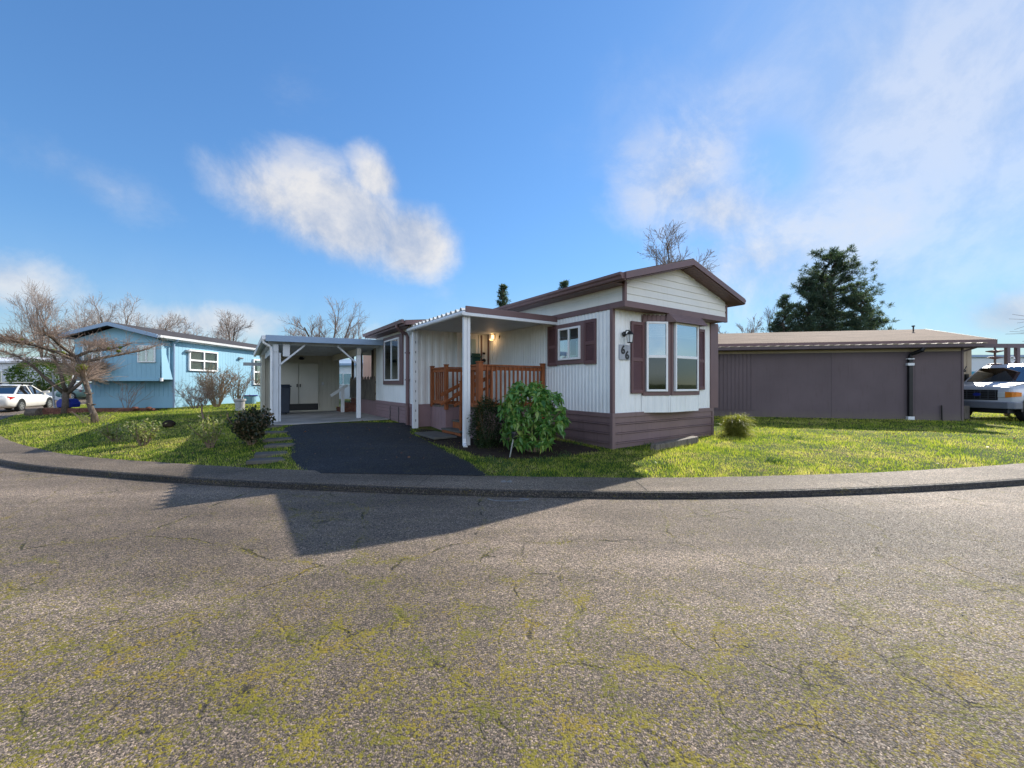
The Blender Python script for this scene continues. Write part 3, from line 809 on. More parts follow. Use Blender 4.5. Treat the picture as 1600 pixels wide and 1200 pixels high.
def text(body, size, mat, parent, M, name='lettering', ext=.006):
    cu = bpy.data.curves.new(name, 'FONT'); cu.body = body; cu.size = size; cu.extrude = ext; cu.resolution_u = 6; cu.align_x = 'CENTER'; cu.offset = .006 * size / .2
    t = bpy.data.objects.new('tmp', cu); COL.objects.link(t)
    dg = bpy.context.evaluated_depsgraph_get(); me = bpy.data.meshes.new_from_object(t.evaluated_get(dg)); bpy.data.objects.remove(t)
    me.transform(M)
    if parent is not None: me.transform(Matrix.Translation((0, 0, -root_z(parent))))
    me.materials.clear()
    return link(name, me, mat, parent)
up = Matrix.Rotation(R(90), 4, 'X')
text('6', .235, MT['black'], pl, Matrix.Translation((.265, -.046, 2.125)) @ up, 'digit')
text('6', .235, MT['black'], pl, Matrix.Translation((.39, -.046, 2.02)) @ up, 'digit')
# porch door, its lamp and fittings on the wing end wall
oD = (-1.09, 4.92)
mb = MB()
for s in ((0, .06), (.72, .78)): wbox(mb, oD, EX, NE, s[0], s[1], .02, .075, .96, 3.0)
wbox(mb, oD, EX, NE, .06, .72, .02, .075, 2.94, 3.0); wbox(mb, oD, EX, NE, .06, .72, .02, .05, .96, 2.94)
dr = mb.build('door', MT['white_vinyl'], H, bevel=.004)
mb = MB(); wbox(mb, oD, EX, NE, .15, .63, .048, .056, 2.0, 2.82); mb.build('door_window', MT['glass'], dr)
mb = MB(); wbox(mb, oD, EX, NE, .15, .63, .048, .056, 1.12, 1.75); mb.build('screen', MT['glass_low'], dr)
mb = MB(); wbox(mb, oD, EX, NE, .655, .69, .05, .10, 1.85, 2.02); mb.build('handle', MT['dark_metal'], dr)
mb = MB(); wbox(mb, oD, EX, NE, .80, .84, .018, .07, .97, 2.95); mb.build('door_casing', MT['brown_trim'], H)
mb = MB(); mb.box(-.17, -.04, 4.50, 4.62, 2.80, 2.97); lampo = mb.build('porch_lamp', MT['white_vinyl'], H, bevel=.015, label='small white porch lamp glowing under the awning')
mb = MB(); mb.box(-.15, -.06, 4.49, 4.50, 2.82, 2.93); mb.box(-.14, -.07, 4.52, 4.60, 2.972, 2.985); mb.box(-.14, -.07, 4.52, 4.60, 2.785, 2.798); mb.build('bulb', emit('warm_bulb', (1, .55, .2), 3), lampo)
ld = bpy.data.lights.new('porch_bulb', 'POINT'); ld.energy = .9; ld.color = (1, .6, .28); ld.shadow_soft_size = .04
lo = bpy.data.objects.new('porch_bulb', ld); COL.objects.link(lo); lo.parent = H; lo.location = (-.20, 4.50, 2.74 - .1)
mb = MB(); mb.box(-.62, -.36, 4.76, 4.83, 2.02, 2.40); mb.box(-.65, -.33, 4.72, 4.835, 2.28, 2.32); mbx = mb.build('mailbox', MT['green_box'], H, bevel=.012)

# awning over the porch
mb = MB()
pr = []; y = 1.78
while y < 4.86:
    for fy, dz in ((0, 0), (.07, .0), (.11, .062), (.16, .062), (.20, 0)):
        pr.append((y + fy, dz))
    y += .235
vs = []
for yy, dz in pr: vs += [(-2.46, yy, 3.02 + dz), (-.03, yy, 3.04 + dz)]
mb.add(vs, [(2 * i, 2 * i + 1, 2 * i + 3, 2 * i + 2) for i in range(len(pr) - 1)])
aw = mb.build('awning_roof', MT['lap_siding'], H, fix=False, solid=.008)
mb = MB(); y = 1.80
while y < 4.85:
    mb.box(-2.42, -.02, y, min(y + .13, 4.88), 2.975, 3.0); mb.box(-2.42, -.02, y + .13, y + .152, 2.995, 3.0); y += .152
mb.build('awning_ceiling', MT['carport_paint'], H)
mb = MB(); mb.box(-2.44, -.0, 1.70, 1.745, 2.965, 3.10); mb.build('awning_fascia', MT['brown_trim'], H, bevel=.004)
mb = MB(); mb.box(-2.50, -.0, 1.685, 1.78, 2.895, 2.963); mb.tube([(-2.49, 1.70, 2.945), (-2.49, 4.95, 2.945)], .05, 10); mb.build('awning_gutter', MT['white_trim'], H, bevel=.01)
for hy, zb in ((1.80, .17), (4.72, .25)):
    mb = MB()
    mb.box(-2.44, -2.375, hy, hy + .075, zb, 2.92); mb.box(-2.44 + .085, -2.29, hy, hy + .075, zb, 2.92); mb.box(-2.38, -2.35, hy + .02, hy + .055, zb + .02, 2.9)
    p_ = mb.build('awning_post', MT['white_trim'], H, bevel=.006)
    if hy > 3:
        for k in range(9):
            mb = MB(); mb.box(-2.372, -2.358, hy - .004, hy + .0, .5 + k * .26, .56 + k * .26); mb.build('slot', MT['dark_metal'], p_)
    else:
        mb = MB(); mb.tube([(-2.40, hy + .03, .36), (-2.42, hy + .0, .26), (-2.47, hy - .13, .21)], .045, 8); mb.build('drain_elbow', MT['white_trim'], p_)

# ------------------------------------------------------------------ ornaments that hang on the porch wall
def hpt(hx, hy): 
    c, s = math.cos(TH), math.sin(TH); return (2.04 + hx * c - hy * s, 8.3 + hx * s + hy * c)
x, y = hpt(-.20, 4.84)
t = thing('wind_chime', 'black hanging ornament with a round disc on the strip of wall beside the porch door', 'wind chime', (x, y, 2.05), TH)
mb = MB(); mb.tube([(0, 0, 2.42), (0, 0, 2.05)], .005, 5); mb.box(-.04, .04, -.012, .012, 2.38, 2.44); mb.build('cord', MT['dark_metal'], t)
mb = MB(); mb.lathe((0, 0, 2.2), [(.005, -.012), (.06, -.01), (.06, .01), (.005, .012)], 12, 'y'); mb.lathe((0, 0, 2.06), [(.005, -.012), (.02, -.01), (.02, .01), (.005, .012)], 8, 'y'); mb.build('disc', MT['dark_metal'], t)
x, y = hpt(-.03, 4.22)
mb = MB(); mb.tube([(x, y, 2.92), (x - .01, y - .02, 2.86), (x - .02, y - .01, 2.80)], [.008, .022, .012], 7); tag(mb.build('wall_hook', MT['dark_metal']), 'small dark hook on the white porch wall right of the glowing lamp', 'hook')

# ------------------------------------------------------------------ porch deck
D0 = thing('porch_deck', 'red stained wooden porch deck with railings, steps and mauve plywood skirt under the awning', 'porch', (*hpt(-.93, 3.5), .2), TH)
def dk(mb, name, mat, **k):     # house coordinates -> deck coordinates
    mb.v = [(p[0] + .93, p[1] - 3.5, p[2]) for p in mb.v]; return mb.build(name, mat, D0, **k)
DZ = .93
mb = MB()
for k in range(20):
    y0 = 2.15 + k * .138
    if y0 > 4.84: break
    if 2.8 < y0 < 3.9: mb.box(-1.06, -.03, y0, y0 + .13, DZ - .035, DZ)
    else: mb.box(-1.88, -.03, y0, min(y0 + .13, 4.88), DZ - .035, DZ)
dk(mb, 'deck_board', MT['old_wood'], bevel=.004)
mb = MB()
def ply(x0, x1, y0, y1):
    mb.box(x0, x1, y0, y1, .12, DZ - .04)
ply(-1.87, -1.84, 3.92, 4.86); ply(-1.84, -1.06, 3.93, 3.96); ply(-1.08, -1.05, 2.8, 3.9); ply(-1.87, -1.84, 2.17, 2.78); ply(-1.84, -.04, 2.165, 2.2); ply(-1.84, -1.06, 2.75, 2.78)
for k in range(5): mb.box(-1.876, -1.868, 4.0 + k * .19, 4.012 + k * .19, .14, DZ - .05)
dk(mb, 'deck_skirt', MT['mauve_skirt'])
def post(x, y, z0, z1, w=.09):
    mb = MB(); mb.box(x - w / 2, x + w / 2, y - w / 2, y + w / 2, z0, z1); mb.box(x - w / 2 - .012, x + w / 2 + .012, y - w / 2 - .012, y + w / 2 + .012, z1, z1 + .025)
    return dk(mb, 'post', MT['redwood'], bevel=.006)
post(-1.86, 2.17, .15, 1.98, .115); post(-.09, 2.17, .3, 1.98); post(-1.86, 3.90, .84, 1.98); post(-1.86, 4.80, .88, 1.97); post(-1.86, 2.80, .15, 1.95); post(-1.86, 3.06, .2, 1.55, .07)
def railing(p, q, z0=DZ, z1=1.92, sp=.115, bw=.036):
    mb = MB(); p = Vector((*p, 0)); q = Vector((*q, 0)); L_ = (q - p).length; d = (q - p) / L_
    zz = Vector((0, 0, 1))
    mb.bar(p + zz * (z1 - .0), q + zz * (z1 - .0), .10, .035); mb.bar(p + zz * (z1 - .065), q + zz * (z1 - .065), .036, .085); mb.bar(p + zz * (z0 + .09), q + zz * (z0 + .09), .036, .085)
    k = int(L_ / sp)
    for i in range(1, k):
        c = p + d * (L_ * i / k); s = d.cross(zz) * .03
        mb.bar(c + s + zz * (z0 + .04), c + s + zz * (z1 - .03), bw, bw, d)
    return dk(mb, 'railing', MT['redwood'], bevel=.003)
railing((-1.80, 2.17), (-.14, 2.17)); railing((-1.86, 2.24), (-1.86, 2.75)); railing((-1.86, 3.96), (-1.86, 4.74)); railing((-1.80, 3.90), (-.98, 3.90)); railing((-1.06, 2.80), (-1.80, 2.80))
for y0 in (3.82, 3.06):
    mb = MB(); mb.bar((-2.05, y0, 1.22), (-1.0, y0, 1.72), .04, .09); mb.bar((-2.05, y0, .98), (-1.0, y0, 1.48), .04, .06); dk(mb, 'handrail', MT['redwood'], bevel=.003)
for k in range(3):
    mb = MB(); x0 = -2.02 + k * .30; z0 = .22 + (k + 1) * .19 - .03
    mb.box(x0 + .02, x0 + .055, 2.84, 3.86, .15, z0 - .03)
    st = dk(mb, 'step', MT['redwood'], bevel=.004)
    mb = MB(); mb.box(x0, x0 + .30, 2.83, 3.87, z0 - .03, z0 + .008); mb.v = [(p[0] + .93, p[1] - 3.5, p[2]) for p in mb.v]; mb.build('tread', MT['paver'], st, bevel=.005)
x, y = hpt(-2.45, 3.25)
mb = MB(); mb.box(-.28, .28, -.6, .6, 0, .05); m_ = mb.build('door_mat_slab', MT['paver'], bevel=.012); m_.location = (x, y, g(x, y) + .02); m_.rotation_euler = (0, 0, TH)
tag(m_, 'dark flat slab lying on the ground at the foot of the porch steps', 'slab')
core.build('inner_wall', MT['room'], H)
ORG = {}
def hthing(name, label, cat, hx, hy, z, group=None):
    t = thing(name, label, cat, (*hpt(hx, hy), z), TH, group); ORG[t.name] = (hx, hy); return t
def hb(mb, t, name, mat, parent=None, **k):
    hx, hy = ORG[t.name]; mb.v = [(p[0] - hx, p[1] - hy, p[2]) for p in mb.v]
    return mb.build(name, mat, parent or t, **k)

# ------------------------------------------------------------------ carport and shed
SZ = .415
sl = MB(); n = 14
fr = [(-5.75 + i * 3.42 / n, 7.05 - .22 * math.sin(i / n * math.pi) + (.35 if i < 2 else 0) * (1 - i / 2)) for i in range(n + 1)]
poly = [(*hpt(a, b_), SZ - .3) for a, b_ in fr] + [(*hpt(-2.33, 13.6), SZ - .3), (*hpt(-5.75, 13.6), SZ - .3)]
sl.prism(poly, (0, 0, .3)); struct(sl.build('carport_slab', MT['concrete'], bevel=.02))
CPT = hthing('carport', 'pale grey wooden carport with braced posts beside the white mobile home', 'carport', -3.9, 9.5, SZ)
def fall(hy): return 0.0
mb = MB(); mb.prism([(-5.62, 7.60, 2.80), (-2.36, 7.60, 2.86), (-2.36, 7.60, 2.90), (-5.62, 7.60, 2.84)], (0, 6.6, -.12)); hb(mb, CPT, 'roof', MT['carport_paint'])
mb = MB(); mb.prism([(-5.64, 7.56, 2.70), (-2.35, 7.56, 2.75), (-2.35, 7.56, 2.925), (-5.64, 7.56, 2.875)], (0, .04, 0)); hb(mb, CPT, 'fascia', MT['bluetrim'], bevel=.004)
mb = MB(); mb.prism([(-5.72, 7.58, 2.74), (-5.64, 7.58, 2.74), (-5.64, 7.58, 2.86), (-5.735, 7.58, 2.86)], (0, 6.5, -.12)); hb(mb, CPT, 'gutter', MT['white_trim'], bevel=.006)
mb = MB()
for k in range(8): 
    y = 7.95 + k * .75; dz = -.12 * (y - 7.6) / 6.6; mb.hexa([(-5.55, y, 2.64 + dz), (-2.4, y, 2.70 + dz), (-2.4, y + .045, 2.70 + dz), (-5.55, y + .045, 2.64 + dz), (-5.55, y, 2.79 + dz), (-2.4, y, 2.85 + dz), (-2.4, y + .045, 2.85 + dz), (-5.55, y + .045, 2.79 + dz)])
hb(mb, CPT, 'rafter', MT['carport_paint'])
for x in (-5.38, -3.08):
    mb = MB(); mb.box(x - .06, x + .06, 7.76, 11.9, 2.42, 2.63); hb(mb, CPT, 'beam', MT['carport_paint'] if x < -4 else MT['shed_paint'], bevel=.006)
mb = MB(); mb.box(-5.45, -5.31, 7.78, 7.92, SZ, 2.64); mb.box(-5.30, -5.25, 7.80, 7.90, SZ, 2.4); hb(mb, CPT, 'post', MT['carport_paint'], bevel=.008)
mb = MB(); mb.box(-3.14, -3.02, 7.78, 7.90, SZ, 2.64); hb(mb, CPT, 'post', MT['white_trim'], bevel=.008)
mb = MB(); mb.box(-5.20, -5.02, 7.80, 7.86, 2.30, 2.66); hb(mb, CPT, 'gable_block', MT['carport_paint'], bevel=.006)
for a, b_ in (((-5.36, 7.84, 1.98), (-4.62, 7.84, 2.66)), ((-3.10, 7.84, 2.12), (-3.72, 7.84, 2.68))):
    mb = MB(); mb.bar(a, b_, .05, .08, (0, 1, 0)); hb(mb, CPT, 'brace', MT['carport_paint'], bevel=.005)
mb = MB(); mb.tube([(-5.70, 7.66, 2.76), (-5.68, 7.66, 2.66), (-5.52, 7.72, 2.56), (-5.49, 7.74, 2.46), (-5.49, 7.74, SZ + .06)], .035, 8); hb(mb, CPT, 'downspout', MT['white_trim'])
# shed under the back of the carport
SH = hthing('storage_shed', 'beige plywood storage shed with double doors standing under the back of the carport', 'shed', -4.2, 12.6, SZ)
mb = MB(); mb.box(-5.50, -2.94, 12.12, 13.9, SZ, 2.66)
k = -5.49
while k < -2.96:
    if not (-5.02 < k < -3.60): mb.box(k, k + .006 + .14, 12.105, 12.13, SZ + .16, 2.64)
    k += .158
mb.box(-5.5, -2.94, 12.09, 12.12, SZ + .02, SZ + .14); mb.box(-5.53, -5.42, 12.06, 12.2, SZ, 2.6)
hb(mb, SH, 'wall', MT['shed_paint'])
for a, b_ in ((-5.0, -4.31), (-4.30, -3.61)):
    mb = MB(); mb.box(a + .008, b_ - .006, 12.075, 12.11, SZ + .32, 2.30); d_ = hb(mb, SH, 'door', MT['shed_door'], bevel=.004)
    hxx = -4.36 if a < -4.5 else -4.25
    mb = MB(); mb.box(hxx - .02, hxx + .02, 12.04, 12.078, 1.38, 1.50); hb(mb, SH, 'handle', MT['dark_metal'], d_)
mb = MB(); mb.box(-5.0, -3.61, 12.085, 12.11, SZ + .06, SZ + .31); hb(mb, SH, 'kick_plate', MT['black'])
mb = MB()
for a in (-5.04, -3.60): mb.box(a, a + .035, 12.07, 12.11, SZ, 2.34)
mb.box(-5.04, -3.565, 12.07, 12.11, 2.31, 2.345); hb(mb, SH, 'door_frame', MT['shed_paint'], bevel=.004)
mb = MB(); mb.lathe((-4.22, 11.98, 2.44), [(.02, .1), (.09, .06), (.10, .02), (.06, 0)], 10); mb.box(-4.27, -4.17, 11.95, 12.12, 2.5, 2.56); hb(mb, SH, 'lamp', MT['dark_metal'])
mb = MB(); mb.box(-3.48, -3.40, 12.06, 12.1, 1.45, 1.57); hb(mb, SH, 'switch_box', MT['steel'])
mb = MB(); mb.box(-6.1, -5.5, 12.3, 12.36, 2.18, 2.30); hb(mb, SH, 'side_arm', MT['fargrey'])
# wheelie bin in the carport
BN = hthing('wheelie_bin', 'dark navy wheelie bin behind the front post of the carport', 'bin', -4.78, 11.0, SZ)
mb = MB(); mb.prism([(-5.42, 11.25, SZ + .05), (-4.98, 11.25, SZ + .05), (-4.95, 11.22, SZ + .98), (-5.45, 11.22, SZ + .98)], (0, .55, 0)); mb.v = [(p[0] + .24, p[1] - .5, p[2]) for p in mb.v]; hb(mb, BN, 'body', MT['bin'], bevel=.03)
mb = MB(); mb.box(-5.48, -4.92, 11.18, 11.82, SZ + .98, SZ + 1.03); mb.box(-5.44, -4.96, 11.22, 11.78, SZ + 1.03, SZ + 1.07); mb.v = [(p[0] + .24, p[1] - .5, p[2]) for p in mb.v]; hb(mb, BN, 'lid', MT['bin'], bevel=.02)
for x in (-5.36, -5.04):
    mb = MB(); mb.lathe((x - .03, 11.78, SZ + .11), [(.10, 0), (.11, .01), (.11, .05), (.10, .06)], 14, 'x'); mb.v = [(p[0] + .24, p[1] - .5, p[2]) for p in mb.v]; hb(mb, BN, 'wheel', MT['rubber'])

# ------------------------------------------------------------------ side porch past the wing, seen through the carport
BD = hthing('side_porch', 'weathered side porch with dark pickets and mauve skirt beyond the carport post', 'porch', -1.7, 10.5, SZ - .05)
mb = MB(); mb.box(-2.30, -.03, 8.6, 12.4, SZ - .1, .93)
for k in range(8): mb.box(-2.318, -2.30, 8.62, 12.4, SZ - .08 + k * .068, SZ - .03 + k * .068)
hb(mb, BD, 'skirt', MT['mauve_skirt'])
mb = MB(); 
for k in range(14): mb.box(-2.36, -.03, 8.6 + k * .272, 8.86 + k * .272, .93, .965)
hb(mb, BD, 'floor_board', MT['old_wood'])
mb = MB()
for k in range(29):
    y = 8.72 + k * .128; h_ = 1.72 + .05 * math.sin(k * 2.1) + (.06 if k % 3 == 0 else 0)
    mb.prism([(-2.34, y, .97), (-2.34, y + .085, .97), (-2.34, y + .085, h_ - .06), (-2.34, y + .042, h_), (-2.34, y, h_ - .06)], (.022, 0, 0))
mb.box(-2.32, -2.28, 8.66, 12.4, 1.12, 1.2); mb.box(-2.32, -2.28, 8.66, 12.4, 1.52, 1.6); hb(mb, BD, 'picket_rail', MT['old_wood'])
for y in (9.25, 10.9, 12.3):
    mb = MB(); mb.box(-2.28, -2.19, y, y + .09, .93, 2.75); hb(mb, BD, 'post', MT['old_wood'], bevel=.005)
mb = MB(); mb.box(-2.6, -.02, 8.62, 12.6, 2.75, 2.82); 
y = 8.64
while y < 12.5: mb.prism([(-2.62, y, 2.82), (-2.62, y + .16, 2.82), (-2.62, y + .12, 2.87), (-2.62, y + .04, 2.87)], (2.6, 0, 0)); y += .2
hb(mb, BD, 'porch_roof', MT['carport_paint'])
mb = MB(); mb.box(-2.3, -2.26, 8.58, 8.95, .95, 2.75); hb(mb, BD, 'side_panel', MT['tan'])
for k in range(3):
    mb = MB(); mb.box(-2.95 + k * .28, -2.67 + k * .28 + .02, 11.0, 11.95, SZ, SZ + .17 * (k + 1)); hb(mb, BD, 'step', MT['brick'], bevel=.008)
mb = MB(); mb.box(-2.98, -2.86, 10.92, 11.0, SZ, 1.35); mb.bar((-3.35, 10.95, 1.05), (-2.75, 10.95, 1.45), .05, .10); hb(mb, BD, 'step_rail', MT['white_trim'], bevel=.006)

# ------------------------------------------------------------------ blue house on the left
BH = thing('blue_house', 'light blue single storey house with a low gable and a downspout at its corner', 'house', (-17, 22, .40))
BX0, BX1, BY0, BY1 = -18.6, -15.0, 18.1, 34.0
def bb(mb, name, mat, parent=None, **k): 
    mb.v = [(p[0] + 17, p[1] - 22, p[2]) for p in mb.v]; return mb.build(name, mat, parent or BH, **k)
oB = (0, 0)
mb = MB(); mb.box(BX0, BX1, BY0, BY1, .2, 3.50)
k = BY0 + .1
while k < BY1:      # vertical grooves of the panelling
    mb.box(BX1, BX1 + .006, k, k + .192, .95, 3.46); k += .2
mb.box(BX1, BX1 + .02, BY0, BY1, .2, .9)
k = BX0
while k < BX1 - .05: mb.box(k, k + .185, BY0 - .012, BY0, .95, 1.6); k += .2
hb_wall = bb(mb, 'wall', MT['bluehouse'])
mb = MB()   # projecting upper front
mb.box(BX0 - .05, -15.08, 17.45, BY0, 1.72, 3.3)
mb.prism([(BX0 - .05, 17.45, 3.3), (-15.08, 17.45, 3.3), (-15.08, 17.45, 3.42), (-16.9, 17.45, 3.93), (BX0 - .05, 17.45, 3.42)], (0, .6, 0))
k = BX0
while k < -15.2: mb.box(k, k + .192, 17.444, 17.45, 1.74, 3.26); k += .2
mb.box(BX0 - .06, -15.06, 17.42, 17.5, 1.63, 1.74); mb.box(BX0 - .06, -15.06, 17.42, 17.46, 3.27, 3.40)
mb.prism([(-15.08, 17.52, 3.3), (-15.08, 17.62, 3.3), (-14.98, 18.0, 1.70), (-14.98, 17.46, 1.70)], (.05, 0, 0))
bb(mb, 'bay', MT['bluehouse'])
RX0, RX1, RA = -19.0, -14.82, -16.9
mb = MB(); mb.prism([(RX0, 17.1, 3.50), (RA, 17.1, 4.02), (RX1, 17.1, 3.50), (RX1, 17.1, 3.58), (RA, 17.1, 4.11), (RX0, 17.1, 3.58)], (0, 17.4, 0)); bb(mb, 'roof', MT['dark_roof'])
mb = MB()
for a, b_ in (((RX0, 3.43), (RA, 3.95)), ((RA, 3.95), (RX1, 3.43))): mb.prism([(a[0], 17.06, a[1]), (b_[0], 17.06, b_[1]), (b_[0], 17.06, b_[1] + .15), (a[0], 17.06, a[1] + .15)], (0, .045, 0))
mb.box(RX0 - .02, RX0 + .02, 17.1, 34.4, 3.42, 3.57)
bb(mb, 'fascia', MT['bluetrim'])
mb = MB(); mb.box(RX1 - .02, RX1 + .02, 17.1, 34.4, 3.42, 3.52); mb.prism([(RX1 + .02, 17.1, 3.45), (RX1 + .12, 17.1, 3.45), (RX1 + .14, 17.1, 3.55), (RX1 + .02, 17.1, 3.55)], (0, 17.3, 0)); mb.box(-15.0, RX1, 17.5, 34.3, 3.40, 3.42); bb(mb, 'gutter', MT['white_trim'])
mb = MB(); mb.tube([(-14.70, 18.0, 3.47), (-14.78, 18.02, 3.36), (-14.93, 18.06, 3.28), (-14.93, 18.06, .45)], .045, 8); bb(mb, 'downspout', MT['bluetrim'])
class _S: pass
def bwin(o, u, n, *a, **k):
    o2 = (o[0] + 17, o[1] - 22); return window(BH, o2, u, n, *a, **k)
def px2y(px, X): return -X * 639 / (800 - px) if False else X * 639 / (px - 800)
bwin((BX1, 0), (0, 1), (1, 0), px2y(293, BX1), px2y(338, BX1), 2.12, 3.10, 'x', fw=.07, panes=('glass',), curtain=('blind', [(0, 1, 0, 1)]), depth=.08)
bwin((BX1, 0), (0, 1), (1, 0), px2y(394, BX1), px2y(394, BX1) + 2.3, 1.45, 2.95, 'x', fw=.08, panes=('glass',), curtain=('blind', [(0, .45, 0, 1), (.6, 1, 0, 1)]), depth=.08)
bwin((0, 17.45), (1, 0), (0, -1), -15.92, -15.18, 2.42, 3.14, 'v', fw=.045, panes=('glass', 'glass'), curtain=('curtain', [(.05, .2, 0, 1), (.6, .9, 0, 1)]))
bwin((0, 17.45), (1, 0), (0, -1), -18.25, -17.45, 2.42, 3.14, 'v', fw=.045, panes=('glass', 'glass'), curtain=('curtain', [(.05, .3, 0, 1)]))
mb = MB()
for y, z in ((18.75, 2.95), (22.4, 2.86)): mb.box(-15.0, -14.9, y, y + .14, z, z + .12); mb.lathe((-14.88, y + .02, z + .0), [(.03, 0), (.07, .05), (.07, .09), (.02, .1)], 8); mb.lathe((-14.88, y + .16, z + .0), [(.03, 0), (.07, .05), (.07, .09), (.02, .1)], 8)
bb(mb, 'floodlight', MT['fargrey'])
mb = MB(); mb.box(-15.0, -14.92, 17.42, 17.5, 1.62, 1.76); bb(mb, 'corner_bracket', MT['white_trim'])

# low brick planting border in front of the blue house
PB = thing('brick_border', 'low red brick planting border along the front of the blue house', 'planter', (-16.6, 16.9, .25))
mb = MB()
def pb(mb, name, mat): mb.v = [(p[0] + 16.6, p[1] - 16.9, p[2]) for p in mb.v]; return mb.build(name, mat, PB)
for row in range(3):
    x = -19.4 + (row % 2) * .11
    while x < -14.7:
        j = rnd.uniform(-.015, .015); mb.box(x, x + .20, 16.72 + j, 16.86 + j, .26 + row * .085, .335 + row * .085 + rnd.uniform(0, .008)); x += .215
pb(mb, 'bricks', MT['brick'])
mb = MB(); mb.box(-19.5, -14.8, 16.86, 17.7, .22, .445); pb(mb, 'soil', MT['soil'])
mb = MB(); mb.tube([(-19.75, 16.75, .30), (-19.2, 16.66, .33)], .19, 10); pb(mb, 'log_end', MT['bark'])
def boulder(mb, c, r, seed, flat=.7):
    bm = bmesh.new(); bmesh.ops.create_icosphere(bm, subdivisions=3, radius=1)
    vs = []
    for v in bm.verts:
        q = v.co.normalized(); k = 1 + .35 * mnoise.noise(q * 1.6 + Vector((seed, 0, 0))) + .12 * mnoise.noise(q * 5 + Vector((0, seed, 0)))
        vs.append((c[0] + q.x * r * k, c[1] + q.y * r * k, c[2] + q.z * r * k * flat))
    fs = [tuple(v.index for v in f.verts) for f in bm.faces]; bm.free(); mb.add(vs, fs)
for nm, x, y, r, lab in (('border_rock', -15.35, 16.65, .11, 'larger rusty brown rock at the right end of the brick border'), ('border_rock', -14.75, 16.6, .09, 'smaller brown rock next to the downspout corner of the blue house')):
    mb = MB(); boulder(mb, (0, 0, .12), r, x); o = mb.build(nm, MT['brick'], smooth=True); o.location = (x, y, g(x, y)); tag(o, lab, 'rock')
x, y = at(263, 664, .37); mb = MB(); boulder(mb, (0, 0, .09), .15, 4); o = mb.build('lawn_rock', MT['soil'], smooth=True); o.location = (x, y, g(x, y)); tag(o, 'dark round stump like lump on the shaded lawn by the rose bushes', 'lump')

# pots and tubs
x, y = at(375, 642, .42)
t = thing('flower_pot', 'pale grey ribbed plant pot standing on the lawn left of the carport', 'plant pot', (x, y, g(x, y)))
mb = MB(); mb.lathe((0, 0, 0), [(.16, 0), (.17, .06), (.155, .08), (.175, .36), (.21, .40), (.215, .47), (.19, .47), (.17, .40)], 18)
mb.build('body', MT['pot'], t, rel=False, smooth=False)
mb = MB(); mb.lathe((0, 0, .40), [(.17, 0), (.165, .02)], 14); mb.build('soil', MT['soil'], t, rel=False)
x, y = -13.75, 21.5
t = thing('blue_tub', 'light blue plastic tub with a dark rim against the blue house wall', 'tub', (x, y, g(x, y)))
mb = MB(); mb.lathe((0, 0, 0), [(.25, 0), (.30, .42)], 18); mb.build('body', MT['bluehouse'], t, rel=False); mb = MB(); mb.lathe((0, 0, .40), [(.30, 0), (.33, .02), (.33, .06), (.27, .06)], 18); mb.build('rim', MT['blueplastic'], t, rel=False)
x, y = -18.55, 17.1
t = thing('blue_cart', 'deep blue covered cart parked under the grey trunked tree', 'cart', (x, y, .445)); t.scale = (.8, .8, .72)
mb = MB(); mb.prism([(-.36, -.25, .12), (.36, -.25, .12), (.42, -.25, .36), (.24, -.25, .60), (-.2, -.25, .62), (-.38, -.25, .45)], (0, .5, 0)); mb.build('cover', MT['blueplastic'], t, rel=False, bevel=.04)
for sx in (-.2, .2):
    mb = MB(); mb.lathe((sx, -.2, .1), [(.09, 0), (.1, .02), (.1, .05), (.09, .07)], 12, 'y'); mb.build('wheel', MT['rubber'], t, rel=False)
mb = MB(); mb.tube([(-.3, 0, .55), (-.42, 0, .78), (-.25, 0, .86)], .02, 6); mb.build('handle', MT['steel'], t, rel=False)
x, y = at(85, 648, .16)
t = thing('bent_pole', 'thin grey bent pole standing left of the blue cart', 'pole', (x, y, g(x, y)))
mb = MB(); mb.tube([(.08, 0, 0), (-.02, 0, .3), (-.06, 0, .9), (-.04, 0, 1.6)], .035, 7); mb.build('pole', MT['fargrey'], t, rel=False)
mb = MB(); mb.add([(.15, -.1, 0), (.4, -.1, 0), (.18, -.05, .32), (.15, .1, 0), (.4, .1, 0)], [(0, 1, 2), (1, 4, 2), (4, 3, 2), (3, 0, 2), (0, 3, 4, 1)]); mb.build('foot', MT['rock'], t, rel=False)

# ------------------------------------------------------------------ neighbour to the right: long brown screened carport and its house
NBR = thing('brown_neighbour_house', 'long windowless brown building with a black downspout and tan shingle roof', 'house', (8.0, 15.9, .2), math.atan2(-.189, .982))
def nl(mb, name, mat, parent=None, **k): return mb.build(name, mat, parent or NBR, **k)     # local: x along wall, y back
NT = 2.66; NLN = 7.95
mb = MB(); mb.box(-4, 1.30, 0, .06, .15, NT); k = -4
while k < 1.28: mb.box(k, k + .125, -.014, 0, .50, NT); k += .14
mb.box(-4, 1.30, -.03, 0, .12, .48)
nl(mb, 'grooved_panel', MT['nwall'])
for a, b_ in ((1.30, 3.90), (3.905, 6.55), (6.555, NLN)):
    mb = MB(); mb.box(a, b_, -.012, .05, .12, NT); nl(mb, 'wall_panel', MT['nwall'], bevel=.003)
mb = MB(); mb.box(NLN, NLN + .06, -.03, .09, .1, NT + .1); mb.box(NLN - .02, NLN + .05, .09, 3.2, .12, 1.9); nl(mb, 'corner_post', MT['nwall'])
mb = MB(); mb.box(-4, NLN - .03, -.03, .06, NT, NT + .10); nl(mb, 'tan_frieze', MT['tan'])
mb = MB(); mb.box(-4, 8.35, -.42, -.36, NT + .12, NT + .235); mb.box(-4, 8.35, -.36, .1, NT + .10, NT + .13); nl(mb, 'awning_fascia', MT['nwall'], bevel=.004)
mb = MB(); x = -4
